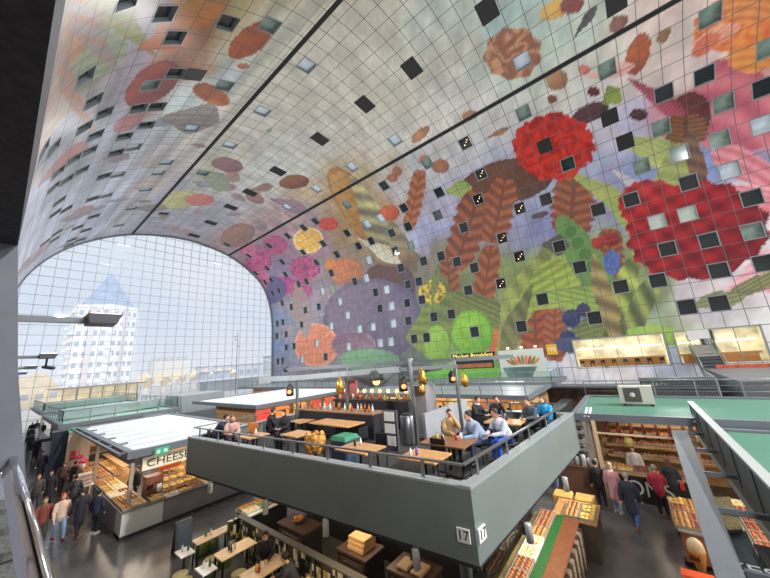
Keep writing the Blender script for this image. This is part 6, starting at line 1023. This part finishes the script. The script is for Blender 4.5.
# on the terrace
def seat_xy(x, y, label, rz, **k):
    person(label, x, y, DK, rz, pose='sit', seat=.46, vox=.011, **k); chair(x, y, rz, 'black chair under the '+' '.join(label.split()[:7]))
def seat_at(px, py, zh, label, rz, **k):
    x, y = G(px, py, zh); person(label, x, y, DK, rz, pose='sit', seat=.46, vox=.011, **k); chair(x-math.sin(rz)*-.02, y-.02, rz, 'black chair under the '+' '.join(label.split()[:7]))
seat_at(448, 416, DK+1.22, 'man in camel jacket holding a white cup to his mouth', PI-.75, coat=(176, 144, 100), legs=(40, 42, 50), hair=(52, 40, 34), lean=.12, cup=True, skin=SKIN)
seat_xy(9.15, 3.92, 'person in blue-grey sweater and black cap leaning over the brown table', PI/2-.55, coat=(132, 148, 172), legs=(44, 52, 84), hair=(24, 24, 28), hat=(30, 32, 36), lean=.5, h=1.86)
seat_xy(9.62, 3.36, 'man in light grey sweater sitting behind the blue-grey sweater', PI/2-.45, coat=(170, 176, 190), legs=(46, 90, 190), hair=(44, 34, 30), lean=.42, skin=SKIN2, h=1.86)
seat_at(494, 401, DK+1.22, 'person in black coat resting chin on hands at the right table', PI-.9, coat=(36, 34, 36), legs=(34, 34, 38), hair=(40, 32, 30), lean=.25, cup=True)
seat_at(475, 403, DK+1.2, 'person in black with white collar behind the camel jacket table', PI-.3, coat=(30, 30, 32), legs=(30, 30, 34), hair=(30, 26, 26), lean=.1, scarf=(210, 205, 200))
seat_xy(11.85, 3.12, 'man in dark grey jacket with his back turned at the right end', PI/2-.4, coat=(62, 68, 78), legs=(34, 36, 42), hair=(60, 40, 32), lean=.2)
seat_xy(12.35, 2.78, 'person in turquoise jacket at the right end of the terrace', PI/2-.2, coat=(34, 140, 190), legs=(30, 34, 42), hair=(96, 70, 50), lean=.2, longhair=True)
seat_at(270, 414, DK+1.22, 'man in black jacket facing right at the left part of the terrace', -PI/2-.5, coat=(32, 32, 40), legs=(28, 28, 32), hair=(40, 32, 30), lean=.12)
seat_at(286, 415, DK+1.22, 'person in black facing left opposite the man in black jacket', PI/2+.4, coat=(26, 26, 32), legs=(28, 28, 32), hair=(30, 26, 26), lean=.15, longhair=True)
seat_xy(5.95, 12.7, 'woman in dusty pink jacket at the left end of the terrace', PI-.3, coat=(190, 150, 140), legs=(60, 60, 70), hair=(120, 80, 60), lean=.3, longhair=True)
person('person in navy jacket bending over at the far left railing', 5.72, 13.55, DK, -PI/2-.6, pose='sit',  coat=(36, 40, 60), legs=(40, 42, 52), hair=(40, 34, 34), lean=.5)
chair(5.72, 13.55, -PI/2-.6, 'black chair under the person in navy at the far left railing')
# under the terrace
x, y = 6.1, 10.35; person('person in black sitting at the wooden table by the mosaic wall', x, y, 0, PI*.8, pose='sit', coat=(24, 24, 28), legs=(26, 26, 32), hair=(30, 26, 26), lean=.15)
x, y = 5.9, 8.5; person('dark haired person in grey at the bottom edge by the mosaic wall', x, y, 0, PI*.2, pose='sit', coat=(50, 50, 58), legs=(30, 32, 40), hair=(30, 26, 28), lean=.35)
for k, (x, y) in enumerate(((6.1, 10.35), (5.9, 8.5))): m = MB(); m.lathe((x, y, 0), [(.2, 0), (.2, .42), (.19, .44)], 14); tag(m.build('round_stool', SG), ['green stool under the person in black by the mosaic wall', 'green stool under the dark haired person at the bottom edge'][k], 'stool')
x, y = 8.3, 7.6; person('cook in dark blue standing behind the stacked pale boxes', x, y, 0, PI/2, pose='stand', coat=(30, 34, 52), legs=(30, 30, 36), hair=(50, 36, 30))
# right aisle
crowd(619, 513, 'woman in pale pink coat and light jeans in front of the blackboard counter', -PI/2-.3, coat=(206, 152, 156), legs=(140, 164, 190), hair=(170, 150, 130), shoe=(170, 165, 160), longhair=True, long_coat=True, pose='stand', scarf=(220, 220, 215))
crowd(604, 509, 'person in black standing left of the woman in pink', -PI/2, coat=(26, 24, 26), legs=(24, 24, 28), hair=(40, 32, 30), shoe=(90, 84, 76), pose='stand')
crowd(637, 529, 'person in navy coat, blue jeans and grey hair in the right aisle', -PI/2-.2, coat=(40, 46, 64), legs=(58, 84, 134), hair=(150, 150, 152), shoe=(130, 84, 66), long_coat=True)
crowd(666, 518, 'person in magenta red jacket with grey hair at the blackboard counter', -PI/2+.2, coat=(170, 50, 72), legs=(32, 32, 40), hair=(140, 136, 132), shoe=(130, 134, 144), pose='hold')
x, y = G(678, 505, 0); person('person in dark blue coat with red bag near the dark beam', x-.4, y, 0, -PI/2, pose='stand', coat=(52, 60, 72), legs=(40, 44, 56), hair=(120, 92, 76), bag=('side', (190, 50, 44)), longhair=True)
x, y = 18.78, .9; person('seller in white shirt behind the blackboard counter', x, y, 0, PI/2, pose='stand', coat=(214, 206, 200), legs=(40, 40, 44), hair=(60, 44, 34))
x, y = 18.8, 4.0; person('seller in black shirt behind the brown counter', x, y, 0, PI/2, pose='stand', coat=(34, 34, 38), legs=(40, 40, 44), hair=(60, 44, 34))
crowd(558, 497, 'person in brown jacket walking beneath the right end of the terrace', PI/2, coat=(110, 74, 56), legs=(92, 104, 126), hair=(70, 50, 40))
# inside the cheese stall
person('cheese seller in white behind the front counter', 7.9, 19.4, 0, PI, pose='hold', coat=(222, 218, 212), legs=(50, 50, 58), hair=(90, 64, 46))
person('cheese seller in black apron at the aisle counter', 5.5, 22.3, 0, PI/2, pose='stand', coat=(40, 38, 42), legs=(40, 40, 48), hair=(60, 48, 40))
person('baker with brown hair behind the bread counter', 6.5, 27.0, 0, PI/2, pose='stand', coat=(196, 186, 176), legs=(50, 48, 52), hair=(86, 52, 38), longhair=True) if False else None
# everything that stands on something rests a hair above it
for o in list(bpy.data.objects):
    if o.parent is None and o.get('category') in ('tray', 'bottle', 'chair', 'person', 'table', 'canister', 'cheese', 'scale', 'bin', 'stand', 'box', 'flowers', 'lamp', 'stool', 'basket', 'cloth', 'coat') or (o.parent is None and o.name in ('bar_counter.003', 'service_divider', 'pergola')): o.location.z += .004
